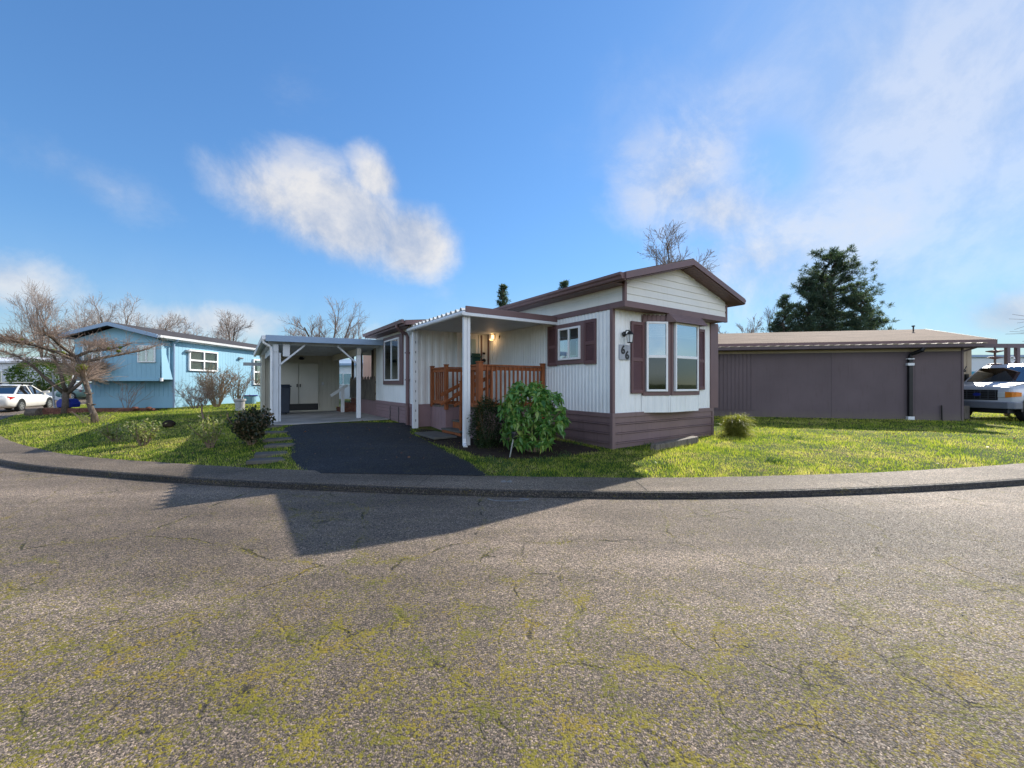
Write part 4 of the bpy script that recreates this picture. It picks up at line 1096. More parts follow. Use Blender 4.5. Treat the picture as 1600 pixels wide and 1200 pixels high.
while x < 8.3:
    mb.prism([(x, -.44, NT + .235), (x + .06, -.44, NT + .262), (x + .14, -.44, NT + .262), (x + .20, -.44, NT + .235)], (0, 2.5, .10)); x += .33
mb.box(-4, 8.35, -.42, 2.06, NT + .225, NT + .243)
nl(mb, 'awning_roof', MT['tan'], fix=True)
# house body behind
mb = MB(); mb.box(-4, 9.9, 2.2, 8.0, .15, 3.2); k = 8.3
while k < 9.88: mb.box(k, k + .15, 2.185, 2.2, .5, 3.1); k += .165
nl(mb, 'house_wall', MT['tan'])
mb = MB(); mb.prism([(-4, 1.55, 3.10), (-4, 1.55, 3.20), (-4, 4.9, 4.02), (-4, 8.2, 3.20), (-4, 8.2, 3.10), (-4, 4.9, 3.90)], (14.2, 0, 0)); nl(mb, 'roof', MT['tan_shingle'])
mb = MB(); mb.box(-4, 10.23, 1.50, 1.55, 3.02, 3.19); mb.prism([(10.2, 1.5, 3.06), (10.2, 4.9, 3.86), (10.2, 4.9, 4.03), (10.2, 1.5, 3.19)], (.03, 0, 0)); mb.prism([(10.2, 8.2, 3.06), (10.2, 4.9, 3.86), (10.2, 4.9, 4.03), (10.2, 8.2, 3.19)], (.03, 0, 0)); nl(mb, 'fascia', MT['brown_trim'])
mb = MB(); mb.tube([(6.60, -.36, NT + .14), (6.55, -.34, NT + .02), (6.38, -.10, NT - .10), (6.37, -.08, NT - .24)], .07, 10); mb.box(6.31, 6.43, -.12, -.02, .3, NT - .22); dsp = nl(mb, 'downspout', MT['dark_metal'], bevel=.008)
mb = MB()
for z, h_ in ((NT - .28, .035), (NT - .50, .09), (.22, .12)): mb.box(6.27, 6.47, -.13, -.013, z, z + h_)
mb.hexa([(6.44, -.14, .14), (6.9, -.5, .10), (6.9, -.40, .10), (6.5, -.04, .14), (6.44, -.14, .20), (6.9, -.5, .13), (6.9, -.40, .13), (6.5, -.04, .20)])
nl(mb, 'pipe_strap', MT['white_trim'], dsp)
mb = MB(); mb.tube([(7.35, -.05, .15), (7.33, -.06, .75)], .022, 6); nl(mb, 'stake', MT['dark_metal'])
mb = MB(); mb.bar((NLN + .03, -.0, NT - .02), (NLN + .5, -.02, NT + .14), .05, .06, (0, 1, 0)); nl(mb, 'brace', MT['nwall'])
mb = MB(); mb.box(8.85, 9.0, 1.7, 1.85, .2, 3.05); nl(mb, 'porch_post', MT['tan'])
mb = MB(); mb.tube([(9.3, 4.2, 3.85), (9.3, 4.2, 4.08)], .03, 6); mb.lathe((9.3, 4.2, 4.06), [(.06, 0), (.06, .05)], 8); nl(mb, 'roof_vent', MT['dark_metal'])

# pergola, ornaments and bike behind the brown wall
x0, y0 = 20.3, 16.4
PG = thing('pergola', 'brown pergola beam with two posts behind the white van', 'pergola', (21.5, 16.6, .15))
mb = MB(); mb.box(-2.6, 6, -.06, .06, 2.82, 2.98); mb.build('beam', MT['nwall'], PG, rel=False)
for x in (-1.4, -1.0): 
    mb = MB(); mb.box(x - .06, x + .06, -.06, .06, 0, 2.82); mb.build('post', MT['nwall'], PG, rel=False)
mb = MB()
for z in (1.95, 2.35):
    pts = [(-1.2 + .10 * math.cos(a), 0, z + .13 * math.sin(a)) for a in [k * .5 for k in range(13)]]; mb.tube(pts, .022, 6)
mb.build('scroll_bracket', MT['white_trim'], PG, rel=False)
CH = thing('hanging_spinner', 'tiered brown ornament hanging from the pergola beam left of the van windscreen', 'ornament', (19.25, 16.3, 2.4))
mb = MB(); mb.tube([(0, 0, .58), (0, 0, -.42)], .035, 6); mb.build('rod', MT['nwall'], CH, rel=False)
for k, z in enumerate((.40, .15, -.12, -.34)):
    mb = MB(); w = .26 - .03 * k; mb.lathe((0, 0, z), [(.05, -.06), (w, 0), (w, .025), (.05, .05)], 10); mb.build('tier', MT['brown_trim'], CH, rel=False)
o = tag(MB().box(-.85, .85, -.3, .3, 0, .55).build('wooden_crate', MT['old_wood'], bevel=.02), 'low weathered crate tucked behind the end of the brown wall under the bicycle', 'crate'); o.location = (15.95, 15.3, .15)
BK = thing('bicycle', 'dark bicycle with its handlebar showing past the end of the brown wall', 'bicycle', (15.95, 15.2, .70), R(0))
def bk(mb, n, m, p=None): return mb.build(n, m, p or BK, rel=False)
for x in (-.5, .5):
    mb = MB(); pts = [(x + .32 * math.cos(a), 0, .34 + .32 * math.sin(a)) for a in [k * 2 * math.pi / 20 for k in range(21)]]; mb.tube(pts, .022, 6, False); bk(mb, 'wheel', MT['rubber'])
mb = MB()
for a, b_ in (((-.5, 0, .34), (-.12, 0, .32)), ((-.12, 0, .32), (-.25, 0, .9)), ((-.25, 0, .82), (.33, 0, .88)), ((-.12, 0, .32), (.35, 0, .78)), ((.5, 0, .34), (.30, 0, 1.2)), ((-.5, 0, .34), (-.24, 0, .82))): mb.tube([a, b_], .018, 6)
bk(mb, 'frame', MT['dark_metal'])
mb = MB(); mb.tube([(.46, -.40, 1.30), (.60, -.28, 1.26), (.34, 0, 1.20), (.60, .28, 1.26), (.46, .40, 1.30)], .02, 6); mb.tube([(.72, -.2, 1.45), (.56, -.25, 1.26)], .015, 5); bk(mb, 'handlebar', MT['dark_metal'])
mb = MB(); mb.prism([(-.40, -.07, .92), (-.12, -.03, .92), (-.12, .03, .92), (-.40, .07, .92)], (0, 0, .06)); bk(mb, 'saddle', MT['black'])
AS = thing('aqua_shed', 'pale blue shed with an arched aqua door beyond the pergola', 'shed', (32.5, 27.5, .05))
mb = MB(); mb.box(-2.6, 2.4, 0, 3, 0, 3.25); mb.build('wall', MT['farwhite'], AS, rel=False); mb = MB(); mb.box(-2.75, 2.55, -.15, 3.1, 3.25, 3.4); mb.build('roof', MT['bluetrim'], AS, rel=False)
mb = MB(); mb.prism([(-2.0, -.05, .1), (1.4, -.05, .1), (1.4, -.05, 1.5), (1.2, -.05, 2.0), (.8, -.05, 2.25), (-2.0, -.05, 2.3)], (0, .05, 0)); mb.build('door', MT['aqua'], AS, rel=False)
# ------------------------------------------------------------------ vehicles
def loft(mb, st, ring):
    """st: stations, ring(station) -> half outline [(y, z)...] from bottom centre to top centre"""
    vs = []; n = None
    for s in st:
        h = ring(s); full = [(s[0], y, z) for y, z in h] + [(s[0], -y, z) for y, z in h[::-1][1:-1]]
        n = len(full); vs += full
    fs = [tuple(range(n))[::-1], tuple(range((len(st) - 1) * n, len(st) * n))]
    for i in range(len(st) - 1):
        for k in range(n):
            k2 = (k + 1) % n; fs.append((i * n + k, i * n + k2, (i + 1) * n + k2, (i + 1) * n + k))
    mb.add(vs, fs)
def body_ring(s):
    x, zl, zh, w = s
    return [(0, zl), (w * .82, zl), (w * .96, zl + .10), (w, zl + (zh - zl) * .45), (w * .985, zl + (zh - zl) * .72), (w * .93, zh - .03), (w * .86, zh), (0, zh + .025)]
def wheel(t, x, y, r, w, side, spokes=7, rimmat='alloy', rr=.62):
    mb = MB(); y0 = y if side > 0 else y
    s = side
    mb.lathe((x, y, r), [(r * .62, 0), (r * .93, .0 * s), (r, .03 * s), (r, (w - .03) * s), (r * .94, w * s), (r * rr, w * s - .01 * s)], 26, 'y')
    tw = mb.build('wheel', MT['rubber'], t, rel=False, smooth=False)
    mb = MB(); mb.lathe((x, y, r), [(r * rr, (w - .05) * s), (r * rr, w * s), (r * rr * .9, w * s), (r * rr * .86, (w - .035) * s), (r * .1, (w - .03) * s)], 22, 'y')
    for k in range(spokes):
        a = 2 * math.pi * k / spokes; c, q = math.cos(a), math.sin(a)
        mb.bar((x + c * r * .08, y + (w - .012) * s, r + q * r * .08), (x + c * r * rr * .93, y + (w - .008) * s, r + q * r * rr * .93), r * .13, .025, (0, 1, 0))
    mb.lathe((x, y, r), [(r * .17, (w - .03) * s), (r * .15, (w + .008) * s), (.01, (w + .012) * s)], 14, 'y')
    mb.build('rim', MT[rimmat], tw, rel=False)
    return tw
def arch(t, x, y, r, side):
    mb = MB(); pts = [(x + r * math.cos(a), y, r * .93 + r * math.sin(a)) for a in [-.15 + k * (math.pi + .3) / 14 for k in range(15)]]
    vs = []
    mb.add([(x, y, r * .9)] + pts, [(0, i + 1, i + 2) for i in range(14)]); return mb.build('wheel_arch', MT['black'], t, rel=False, fix=False, solid=.004)
def sedan(name, label, loc, rz, paintm, L=4.75, W=1.78, roofz=1.46, suv=False, rack=False, lite=False):
    t = thing(name, label, 'car', loc, rz); h = W / 2
    zb = .95 if not suv else 1.05
    a = L / 2
    st = [(-a, .42, zb - .10, h * .80), (-a + .12, .30, zb - .02, h * .90), (-a + .7, .22, zb + .02, h), (-.6, .20, zb - .02, h), (.7, .20, zb - .04, h), (1.35, .20, zb - .06, h * .99), (a - .45, .22, zb - .20, h * .93), (a - .1, .28, zb - .30, h * .82), (a, .40, zb - .42, h * .70)]
    mb = MB(); loft(mb, st, body_ring); mb.build('body', paintm, t, rel=False, smooth=True)
    rb, rt, ft, fb = (-a + .58, -a + 1.5, .2, 1.2) if not suv else (-a + .12, -a + .45, .35, 1.2)
    mb = MB(); zt = roofz - .04; g0, g1 = h * .88, h * .66
    mb.hexa([(rb, -g0, zb - .03), (fb, -g0, zb - .06), (fb, g0, zb - .06), (rb, g0, zb - .03), (rt, -g1, zt), (ft, -g1, zt), (ft, g1, zt), (rt, g1, zt)]); mb.build('windows', MT['carglass'], t, rel=False)
    mb = MB(); mb.hexa([(rb + .1, -g0 * .9, zb - .05), (fb - .2, -g0 * .9, zb - .08), (fb - .2, g0 * .9, zb - .08), (rb + .1, g0 * .9, zb - .05), (rt + .05, -g1 * .93, zt - .1), (ft - .1, -g1 * .93, zt - .1), (ft - .1, g1 * .93, zt - .1), (rt + .05, g1 * .93, zt - .1)]); mb.build('cabin', MT['room'], t, rel=False)
    mb = MB(); st2 = [(rt - .14, zt - .03, zt + .0, g1 * .9), (rt, zt - .02, zt + .03, g1 + .01), ((rt + ft) / 2, zt - .02, zt + .06, g1 + .02), (ft, zt - .02, zt + .02, g1 + .01), (ft + .1, zt - .03, zt - .0, g1 * .9)]
    loft(mb, st2, lambda s: [(0, s[1]), (s[3], s[1]), (s[3] * .96, (s[1] + s[2]) / 2), (s[3] * .8, s[2]), (0, s[2] + .01)]); mb.build('roof', paintm, t, rel=False, smooth=True)
    for s in (-1, 1):
        mb = MB()
        for p, q in (((rb, zb - .03), (rt, zt)), ((fb, zb - .06), (ft, zt))): mb.bar((p[0], s * g0, p[1]), (q[0], s * g1, q[1]), .07, .05)
        xm = (rt + ft) / 2 + .15; mb.bar((xm, s * (g0 + .005), zb - .04), (xm - .1, s * (g1 + .005), zt), .07, .02, (0, 1, 0)); mb.build('pillar', paintm, t, rel=False)
        mb = MB(); mb.prism([(fb - .35, s * h * .9, zb + .02), (fb - .18, s * h * .9, zb), (fb - .18, s * (h + .16), zb + .03), (fb - .3, s * (h + .16), zb + .05)], (0, 0, .12)); mb.build('mirror', paintm, t, rel=False, bevel=.02)
        for x in (-.25, .85):
            mb = MB(); mb.box(x - .08, x + .1, s * h - .012 * s, s * h + .018 * s, zb - .17, zb - .145); mb.build('door_handle', paintm, t, rel=False)
        mb = MB(); mb.prism([(-a + .02, s * h * .45, zb - .30), (-a + .10, s * h * .84, zb - .33), (-a + .46, s * h * 1.0, zb - .16), (-a + .12, s * h * .84, zb - .10), (-a + .03, s * h * .5, zb - .12)], (-.02, s * .02, .01)); mb.build('tail_light', MT['redlens'], t, rel=False)
        mb = MB(); mb.prism([(a - .55, s * h * .90, zb - .27), (a - .12, s * h * .74, zb - .38), (a - .12, s * h * .72, zb - .30), (a - .5, s * h * .85, zb - .20)], (.03, s * .03, 0)); mb.build('headlight', MT['clearlens'], t, rel=False)
    for x in (-1.38, 1.40):
        for s in (-1, 1):
            wheel(t, x, s * (h - .18), .325 if not suv else .36, .19, s); arch(t, x, s * (h + .004), .375 if not suv else .41, s)
    if rack:
        for x in (-.55, .15):
            mb = MB(); mb.box(x - .03, x + .03, -h * .72, h * .72, roofz + .08, roofz + .11); mb.box(x - .03, x + .03, -h * .66, -h * .6, roofz - .03, roofz + .09); mb.box(x - .03, x + .03, h * .6, h * .66, roofz - .03, roofz + .09); mb.build('roof_bar', MT['dark_metal'], t, rel=False)
        mb = MB(); mb.box(-1.2, .6, h * .50, h * .58, roofz + .11, roofz + .15); mb.box(-1.2, .6, -h * .58, -h * .50, roofz + .11, roofz + .15); mb.build('roof_rack', MT['alloy'], t, rel=False)
    return t
sedan('white_sedan', 'white sedan with a roof rack parked on the side street at the left edge', (-27.9, 22.9, .0), math.atan2(2.5, -1.3), MT['whitecar'], rack=True)
sedan('teal_minivan', 'pale teal minivan parked far off behind the grey trunked tree', (-43.0, 39.5, -.04), R(182), MT['tealcar'], 4.9, 1.85, 1.72, suv=True)

VN = thing('white_van', 'white full size van with amber side lamps parked by the end of the brown wall', 'van', (16.93, 14.95, .17), R(190))
def vn(mb, n, m, p=None, **k): return mb.build(n, MT[m], p or VN, rel=False, **k)
mb = MB(); loft(mb, [(-.10, .60, 1.16, .93), (-.16, .52, 1.23, .97), (-.35, .48, 1.27, .995), (-.95, .45, 1.36, 1.0), (-1.3, .40, 1.40, 1.0), (-5.4, .40, 1.40, 1.0), (-5.5, .45, 1.38, .97)], body_ring)
vn(mb, 'body', 'vanpaint', smooth=True)
mb = MB(); mb.prism([(-.12, -.86, 1.18), (-.12, .86, 1.18), (-.30, .9, 1.27), (-1.0, .93, 1.385), (-1.0, -.93, 1.385), (-.30, -.9, 1.27)], (0, 0, .03)); vn(mb, 'bonnet', 'vanpaint', bevel=.02)
mb = MB(); loft(mb, [(-.98, 1.36, 1.39, .93), (-1.62, 1.36, 1.96, .90), (-1.86, 1.36, 2.06, .88), (-2.6, 1.36, 2.10, .88), (-5.2, 1.36, 2.09, .88), (-5.45, 1.36, 2.0, .87)], lambda s: [(0, s[1]), (.995, s[1]), (.985 - (.985 - s[3]) * (s[2] - 1.36) / .74 * .55, s[1] + (s[2] - s[1]) * .55), (s[3] + .02, s[1] + (s[2] - s[1]) * .88), (s[3] * .86, s[2]), (0, s[2] + .02)])
vn(mb, 'cab', 'vanpaint', smooth=False)
mb = MB(); mb.hexa([(-1.00, -.86, 1.415), (-1.00, .86, 1.415), (-1.56, .78, 1.93), (-1.56, -.78, 1.93), (-.98, -.86, 1.43), (-.98, .86, 1.43), (-1.54, .78, 1.945), (-1.54, -.78, 1.945)]); vn(mb, 'windscreen', 'carglass')
mb = MB(); mb.hexa([(-1.04, -.84, 1.405), (-1.04, .84, 1.405), (-1.585, .76, 1.91), (-1.585, -.76, 1.91), (-1.01, -.84, 1.41), (-1.01, .84, 1.41), (-1.565, .76, 1.925), (-1.565, -.76, 1.925)]); vn(mb, 'dashboard', 'room')
for s in (-1, 1):
    mb = MB(); mb.prism([(-1.35, s * .985, 1.42), (-2.15, s * .985, 1.42), (-2.15, s * .935, 1.90), (-1.75, s * .935, 1.90)], (0, s * .012, 0)); vn(mb, 'door_window', 'carglass')
    mb = MB(); mb.prism([(-2.4, s * .985, 1.42), (-3.6, s * .985, 1.42), (-3.6, s * .935, 1.90), (-2.4, s * .935, 1.90)], (0, s * .012, 0)); vn(mb, 'side_window', 'carglass')
    mb = MB(); mb.box(-.14, -.075, min(s * .56, s * .76), max(s * .56, s * .76), .86, 1.05); vn(mb, 'headlight', 'clearlens', bevel=.015)
    mb = MB(); 
    pl_ = [(-.065, .765), (-.082, .925), (-.15, .992), (-.36, 1.02)]
    for i in range(3):
        (xa, ya), (xb, yb) = pl_[i:i + 2]; q = .86 + .015 * i; q2 = .86 + .015 * (i + 1)
        mb.hexa([(xa - .05, s * (ya - .03), q), (xa, s * ya, q), (xb, s * yb, q2), (xb - .05, s * (yb - .03), q2), (xa - .05, s * (ya - .03), 1.06), (xa, s * ya, 1.06), (xb, s * yb, 1.055 - .01 * i), (xb - .05, s * (yb - .03), 1.055 - .01 * i)])
    vn(mb, 'side_lamp', 'amber')
    mb = MB(); mb.box(-1.35, -1.2, min(s * 1.0, s * 1.22), max(s * 1.0, s * 1.22), 1.45, 1.72); vn(mb, 'mirror', 'black', bevel=.02)
    wheel(VN, -.84, s * .78, .39, .24, s, 8, 'alloy', .55); wheel(VN, -4.4, s * .78, .39, .24, s, 8, 'alloy', .55); arch(VN, -.84, s * 1.004, .47, s); arch(VN, -4.4, s * 1.004, .47, s)
mb = MB(); mb.box(-.16, -.085, -.56, .56, .76, 1.12); gr = vn(mb, 'grille', 'dark_metal')
mb = MB()
for z in (.80, .88, .96, 1.04): mb.box(-.09, -.07, -.53, .53, z, z + .022)
for y in (-.53, -.3, -.08, .08, .3, .5): mb.box(-.092, -.072, y, y + .02, .78, 1.10)
vn(mb, 'grille_bar', 'grillebar', gr)
mb = MB(); mb.lathe((-.075, 0, .95), [(.06, 0), (.055, .018), (.01, .02)], 16, 'x'); mb.v = [(p[0], p[1] * 1.9, p[2]) for p in mb.v]; vn(mb, 'emblem', 'blueplastic', gr)
mb = MB(); mb.prism([(-.12, -1.0, .46), (.02, -.88, .46), (.05, 0, .46), (.02, .88, .46), (-.12, 1.0, .46), (-.45, 1.01, .46), (-.45, -1.01, .46)], (0, 0, .24)); vn(mb, 'bumper', 'bumper', bevel=.03)
mb = MB(); mb.box(-.5, -.06, -.84, .84, .30, .45); vn(mb, 'air_dam', 'black', bevel=.02)
mb = MB(); mb.box(-1.2, -1.1, -.9, .9, .28, .42); mb.box(-4.6, -.4, -.55, .55, .30, .45); vn(mb, 'chassis', 'black')

# ------------------------------------------------------------------ distant houses
def far_house(label, x, y, z, w, d, h, rz, wallm, roofm, wins, rise=.5):
    t = thing('distant_house', label, 'house', (x, y, z), rz, 'houses in the distance')
    mb = MB(); mb.box(-w / 2, w / 2, -d / 2, d / 2, 0, h); k = -w / 2
    while k < w / 2 - .2: mb.box(k, k + .36, -d / 2 - .015, -d / 2, .5, h); k += .4
    mb.build('wall', MT[wallm], t, rel=False)
    mb = MB(); mb.prism([(-w / 2 - .3, -d / 2 - .35, h), (-w / 2 - .3, 0, h + rise), (-w / 2 - .3, d / 2 + .35, h), (-w / 2 - .3, d / 2 + .35, h + .18), (-w / 2 - .3, 0, h + rise + .18), (-w / 2 - .3, -d / 2 - .35, h + .18)], (w + .6, 0, 0)); mb.build('roof', MT[roofm], t, rel=False)
    for a, b_, c, e in wins:
        window(t, (0, -d / 2 ), EX, NE, a, b_, c + z, e + z, 'v', .06, .02, panes=('glass',), curtain=('curtain', [(.1, .35, 0, 1)]))
    return t
far_house('white single storey house beyond the white sedan at the left edge', -51, 40, -.04, 18, 5, 3.5, R(8), 'farwhite', 'white_trim', [(-4.2, -2.2, 1.7, 2.9), (1.6, 3.4, 1.6, 2.8)])
far_house('white house with a blue roof glimpsed through the carport between shed and posts', -16.5, 36, .1, 12, 5, 2.9, R(0), 'farwhite', 'bluetrim', [(2.0, 3.4, 1.3, 2.3)])
far_house('peach coloured house glimpsed past the side porch right of the carport post', -6.9, 29, .2, 5.5, 5, 3.6, R(0), 'peach', 'shingle', [])
far_house('pale house behind the white van at the right edge', 44, 34, -.04, 14, 5, 3.0, R(-20), 'farwhite', 'tan_shingle', [(-2, 0, 1.2, 2.3)])
far_house('grey house far behind the street at the left edge, right of the laurel bush', -47, 60, -.04, 20, 6, 3.2, R(6), 'fargrey', 'shingle', [(-5, -3, 1.4, 2.4)])

# ------------------------------------------------------------------ plants
def unitv(a): return a / (np.linalg.norm(a, axis=1, keepdims=True) + 1e-9)
def leaves(name, mat, parent, P, D, s, wr=.4, fold=.25, droop=0.0, rng=NR):
    P = np.asarray(P, float); n = len(P); D = unitv(np.asarray(D, float)); s = np.broadcast_to(np.asarray(s, float), (n,))[:, None]
    S = unitv(np.cross(D, rng.normal(size=(n, 3)) * .5 + np.array([0, 0, 1.2])))
    N = np.cross(S, D)
    mid = P + D * s * .48 - N * s * fold * .0
    tip = P + D * s; tip[:, 2] -= droop * s[:, 0]
    l = mid + S * s * wr * .5 + N * s * fold * .25; r = mid - S * s * wr * .5 + N * s * fold * .25
    V = np.stack([P, r, tip, l], 1).reshape(-1, 3)
    k = np.arange(n)[:, None] * 4
    T = np.concatenate([k + [[0, 1, 2]], k + [[0, 2, 3]]], 1).reshape(-1, 3)
    return npmesh(name, V, T, mat, parent)
def strands(name, mat, parent, P, D, L, w, seg=3, droop=.5, rng=NR):
    """arching strap leaves"""
    n = len(P); P = np.asarray(P, float); D = unitv(np.asarray(D, float)); L = np.broadcast_to(L, (n,))[:, None]
    S = unitv(np.cross(D, rng.normal(size=(n, 3))))
    V = []
    for i in range(seg + 1):
        t = i / seg; c = P + D * L * t; c[:, 2] -= droop * (t ** 2) * L[:, 0]
        ww = w * (1 - t * .92); V += [c - S * ww / 2, c + S * ww / 2]
    V = np.stack(V, 1).reshape(-1, 3); m = 2 * (seg + 1); k = np.arange(n)[:, None] * m
    T = []
    for i in range(seg):
        a = 2 * i; T += [k + [[a, a + 1, a + 3]], k + [[a, a + 3, a + 2]]]
    return npmesh(name, V, np.concatenate(T, 1).reshape(-1, 3), mat, parent)
def sph(n, rng=NR): return unitv(rng.normal(size=(n, 3)))

def bare_tree(name, label, cat, loc, height, trunk_h, r0, nmain, kids, seed, ang=(.35, .8), up=.12, wig=.16, lenf=(.55, .85), rmin=.008, first=.55, group=None, mat='twig_far', bark='bark', tilt=(0, 0), trunk_pts=None, dens=1.0, leader=True, flat=1.0):
    rg = random.Random(seed)
    t = thing(name, label, cat, loc, rg.uniform(0, 6), group)
    T, Cm = MB(), MB()
    def walk(p, d, L_, r, n, upb, w):
        pts = [p]; rad = [r]
        for i in range(n):
            d = (d + Vector((rg.gauss(0, w), rg.gauss(0, w), rg.gauss(0, w) + upb))).normalized()
            p = p + d * (L_ / n); pts.append(p); rad.append(max(rmin, r * (1 - .62 * (i + 1) / n)))
        return pts, rad, d
    def sub(pts, rad, L_, lev, d_end):
        k = kids[lev]; n = len(pts) - 1
        for i in range(k):
            f = .3 + .7 * (i + rg.random()) / k
            j = min(n - 1, int(f * n)); q = pts[j].lerp(pts[j + 1], f * n - j if f * n - j <= 1 else 1)
            dd = (pts[j + 1] - pts[j]).normalized(); a = rg.uniform(*ang); az = rg.uniform(0, 6.283)
            s = dd.orthogonal().normalized(); s = Matrix.Rotation(az, 3, dd) @ s
            nd = (dd * math.cos(a) + s * math.sin(a)); nd.z *= flat; nd.normalize()
            l2 = L_ * rg.uniform(*lenf) * (1.05 - .35 * f); r2 = max(rmin, rad[j] * rg.uniform(.45, .65))
            pp, rr, de = walk(q, nd, l2, r2, 4 if lev < 2 else 3, up, wig)
            Cm.tube(pp, rr, 6 if lev == 0 else (4 if lev == 1 else 3), False)
            if lev + 1 < len(kids): sub(pp, rr, l2, lev + 1, de)
    pts, rad, d = walk(Vector((0, 0, 0)), Vector((tilt[0], tilt[1], 1)).normalized(), trunk_h, r0, 6, .05, .05)
    rad = [r0 * (1 - .35 * i / 6) for i in range(7)]; rad[0] = r0 * 1.25
    T.tube(pts, rad, 9)
    for i in range(nmain):
        a = rg.uniform(.15, first) if not (leader and i == 0) else .05; az = 6.283 * i / nmain + rg.uniform(-.4, .4)
        nd = (d + Vector((math.cos(az), math.sin(az), 0)) * math.tan(a)).normalized()
        l1 = (height - trunk_h) * rg.uniform(.62, .82)
        pp, rr, de = walk(pts[-1] - d * rg.uniform(0, trunk_h * .15), nd, l1, r0 * rg.uniform(.42, .6), 6, up * .6, wig * .7)
        T.tube(pp, rr, 6); sub(pp, rr, l1 * .62, 0, de)
    T.build('trunk', MT[bark], t, rel=False, smooth=True, fix=False)
    Cm.build('crown', MT[mat], t, rel=False, fix=False)
    return t
FT = 'bare trees beyond the houses'
bare_tree('bare_tree', 'tall pale bare tree with a fork left of the upright one at the left edge', 'tree', (-50, 46, 0), 11.5, 3.2, .18, 5, (7, 6, 5), 3, up=.14, group=FT, rmin=.009, first=.7)
bare_tree('bare_tree', 'slender upright bare tree between the forked tree and the blue house', 'tree', (-52.5, 45, 0), 12.2, 4.0, .15, 5, (7, 6, 5), 5, up=.12, group=FT, rmin=.009, first=.5)
bare_tree('bare_tree', 'broad bare tree spreading directly behind the blue house gable', 'tree', (-33, 34, 0), 9.2, 3.4, .22, 6, (7, 6, 5), 8, up=.05, group=FT, rmin=.0075, first=1.05, leader=False)
bare_tree('bare_tree', 'small bare tree behind the left eave of the blue house', 'tree', (-39, 36, 0), 7.4, 3.0, .14, 4, (6, 5, 5), 9, up=.06, group=FT, rmin=.008, first=.9)
bare_tree('bare_tree', 'second broad bare tree right behind the ridge of the blue house', 'tree', (-29.0, 35, 0), 8.0, 3.3, .18, 5, (7, 6, 5), 21, up=.06, group=FT, rmin=.0075, first=.95, leader=False)
bare_tree('bare_tree', 'round headed bare tree between the blue house roof and the carport', 'tree', (-25.6, 38, 0), 8.6, 3.6, .2, 5, (7, 6, 5), 14, up=.08, group=FT, rmin=.0085, first=.85)
bare_tree('bare_tree', 'many stemmed bare tree rising behind the carport roof', 'tree', (-15.0, 34, 0), 8.9, 3.2, .24, 6, (7, 6, 4), 17, up=.10, group=FT, rmin=.008, first=.8, leader=False)
bare_tree('bare_tree', 'low bare tree just left of the many stemmed one behind the carport', 'tree', (-18.2, 35, 0), 7.0, 3.0, .13, 4, (5, 5, 4), 18, up=.10, group=FT, rmin=.012, first=.7)
bare_tree('bare_tree', 'bare treetop showing above the wing roof of the white mobile home', 'tree', (-16.2, 60, 0), 11.3, 5.5, .2, 5, (6, 5, 4), 19, up=.16, group=FT, rmin=.018, first=.6)
bare_tree('bare_tree', 'bare treetop sticking up behind the main ridge of the white mobile home', 'tree', (10.6, 30, 0), 13.2, 8.0, .15, 5, (6, 5, 4), 23, up=.05, group=FT, rmin=.011, first=1.0, leader=True)
bare_tree('bare_tree', 'low bare tree between the mobile home gable and the pines', 'tree', (17.6, 31, 0), 6.9, 3.0, .15, 5, (6, 5, 4), 27, up=.05, group=FT, rmin=.011, first=1.1, leader=False)
bare_tree('bare_tree', 'thin bare tree rising out of the left side of the pine clump', 'tree', (29.2, 46, 0), 11.4, 6.0, .12, 3, (5, 4, 4), 29, up=.16, group=FT, rmin=.009, first=.5)
# whippy tree standing outside the frame on the right
tw = thing('whip_tree', 'bare tree whose long thin drooping branches reach in at the right edge', 'tree', (27.5, 18.5, .1))
T = MB(); T.tube([(0, 0, 0), (.05, 0, 1.2), (0, .05, 2.6)], [.2, .16, .13], 9); T.build('trunk', MT['bark'], tw, rel=False, smooth=True)
Cm = MB(); rg = random.Random(4)
for k in range(46):
    az = rg.uniform(2.0, 4.6); el = rg.uniform(.15, 1.1); L_ = rg.uniform(2.2, 4.4); p = Vector((0, 0, 2.5)); d = Vector((math.cos(az) * math.cos(el), math.sin(az) * math.cos(el), math.sin(el)))
    pts = [p]
    for i in range(7): d = (d + Vector((rg.gauss(0, .03), rg.gauss(0, .03), -.045 - .02 * i))).normalized(); p = p + d * L_ / 7; pts.append(p)
    Cm.tube(pts, [.03 - .0032 * i for i in range(8)], 4, False)
    for j in (3, 5):
        q = pts[j]; dd = ((pts[j + 1] - q).normalized() + Vector((rg.gauss(0, .3), rg.gauss(0, .3), rg.gauss(0, .25)))).normalized(); Cm.tube([q, q + dd * .5, q + dd * 1.0 + Vector((0, 0, -.1))], [.012, .01, .007], 3, False)
Cm.build('crown', MT['twig'], tw, rel=False, fix=False)

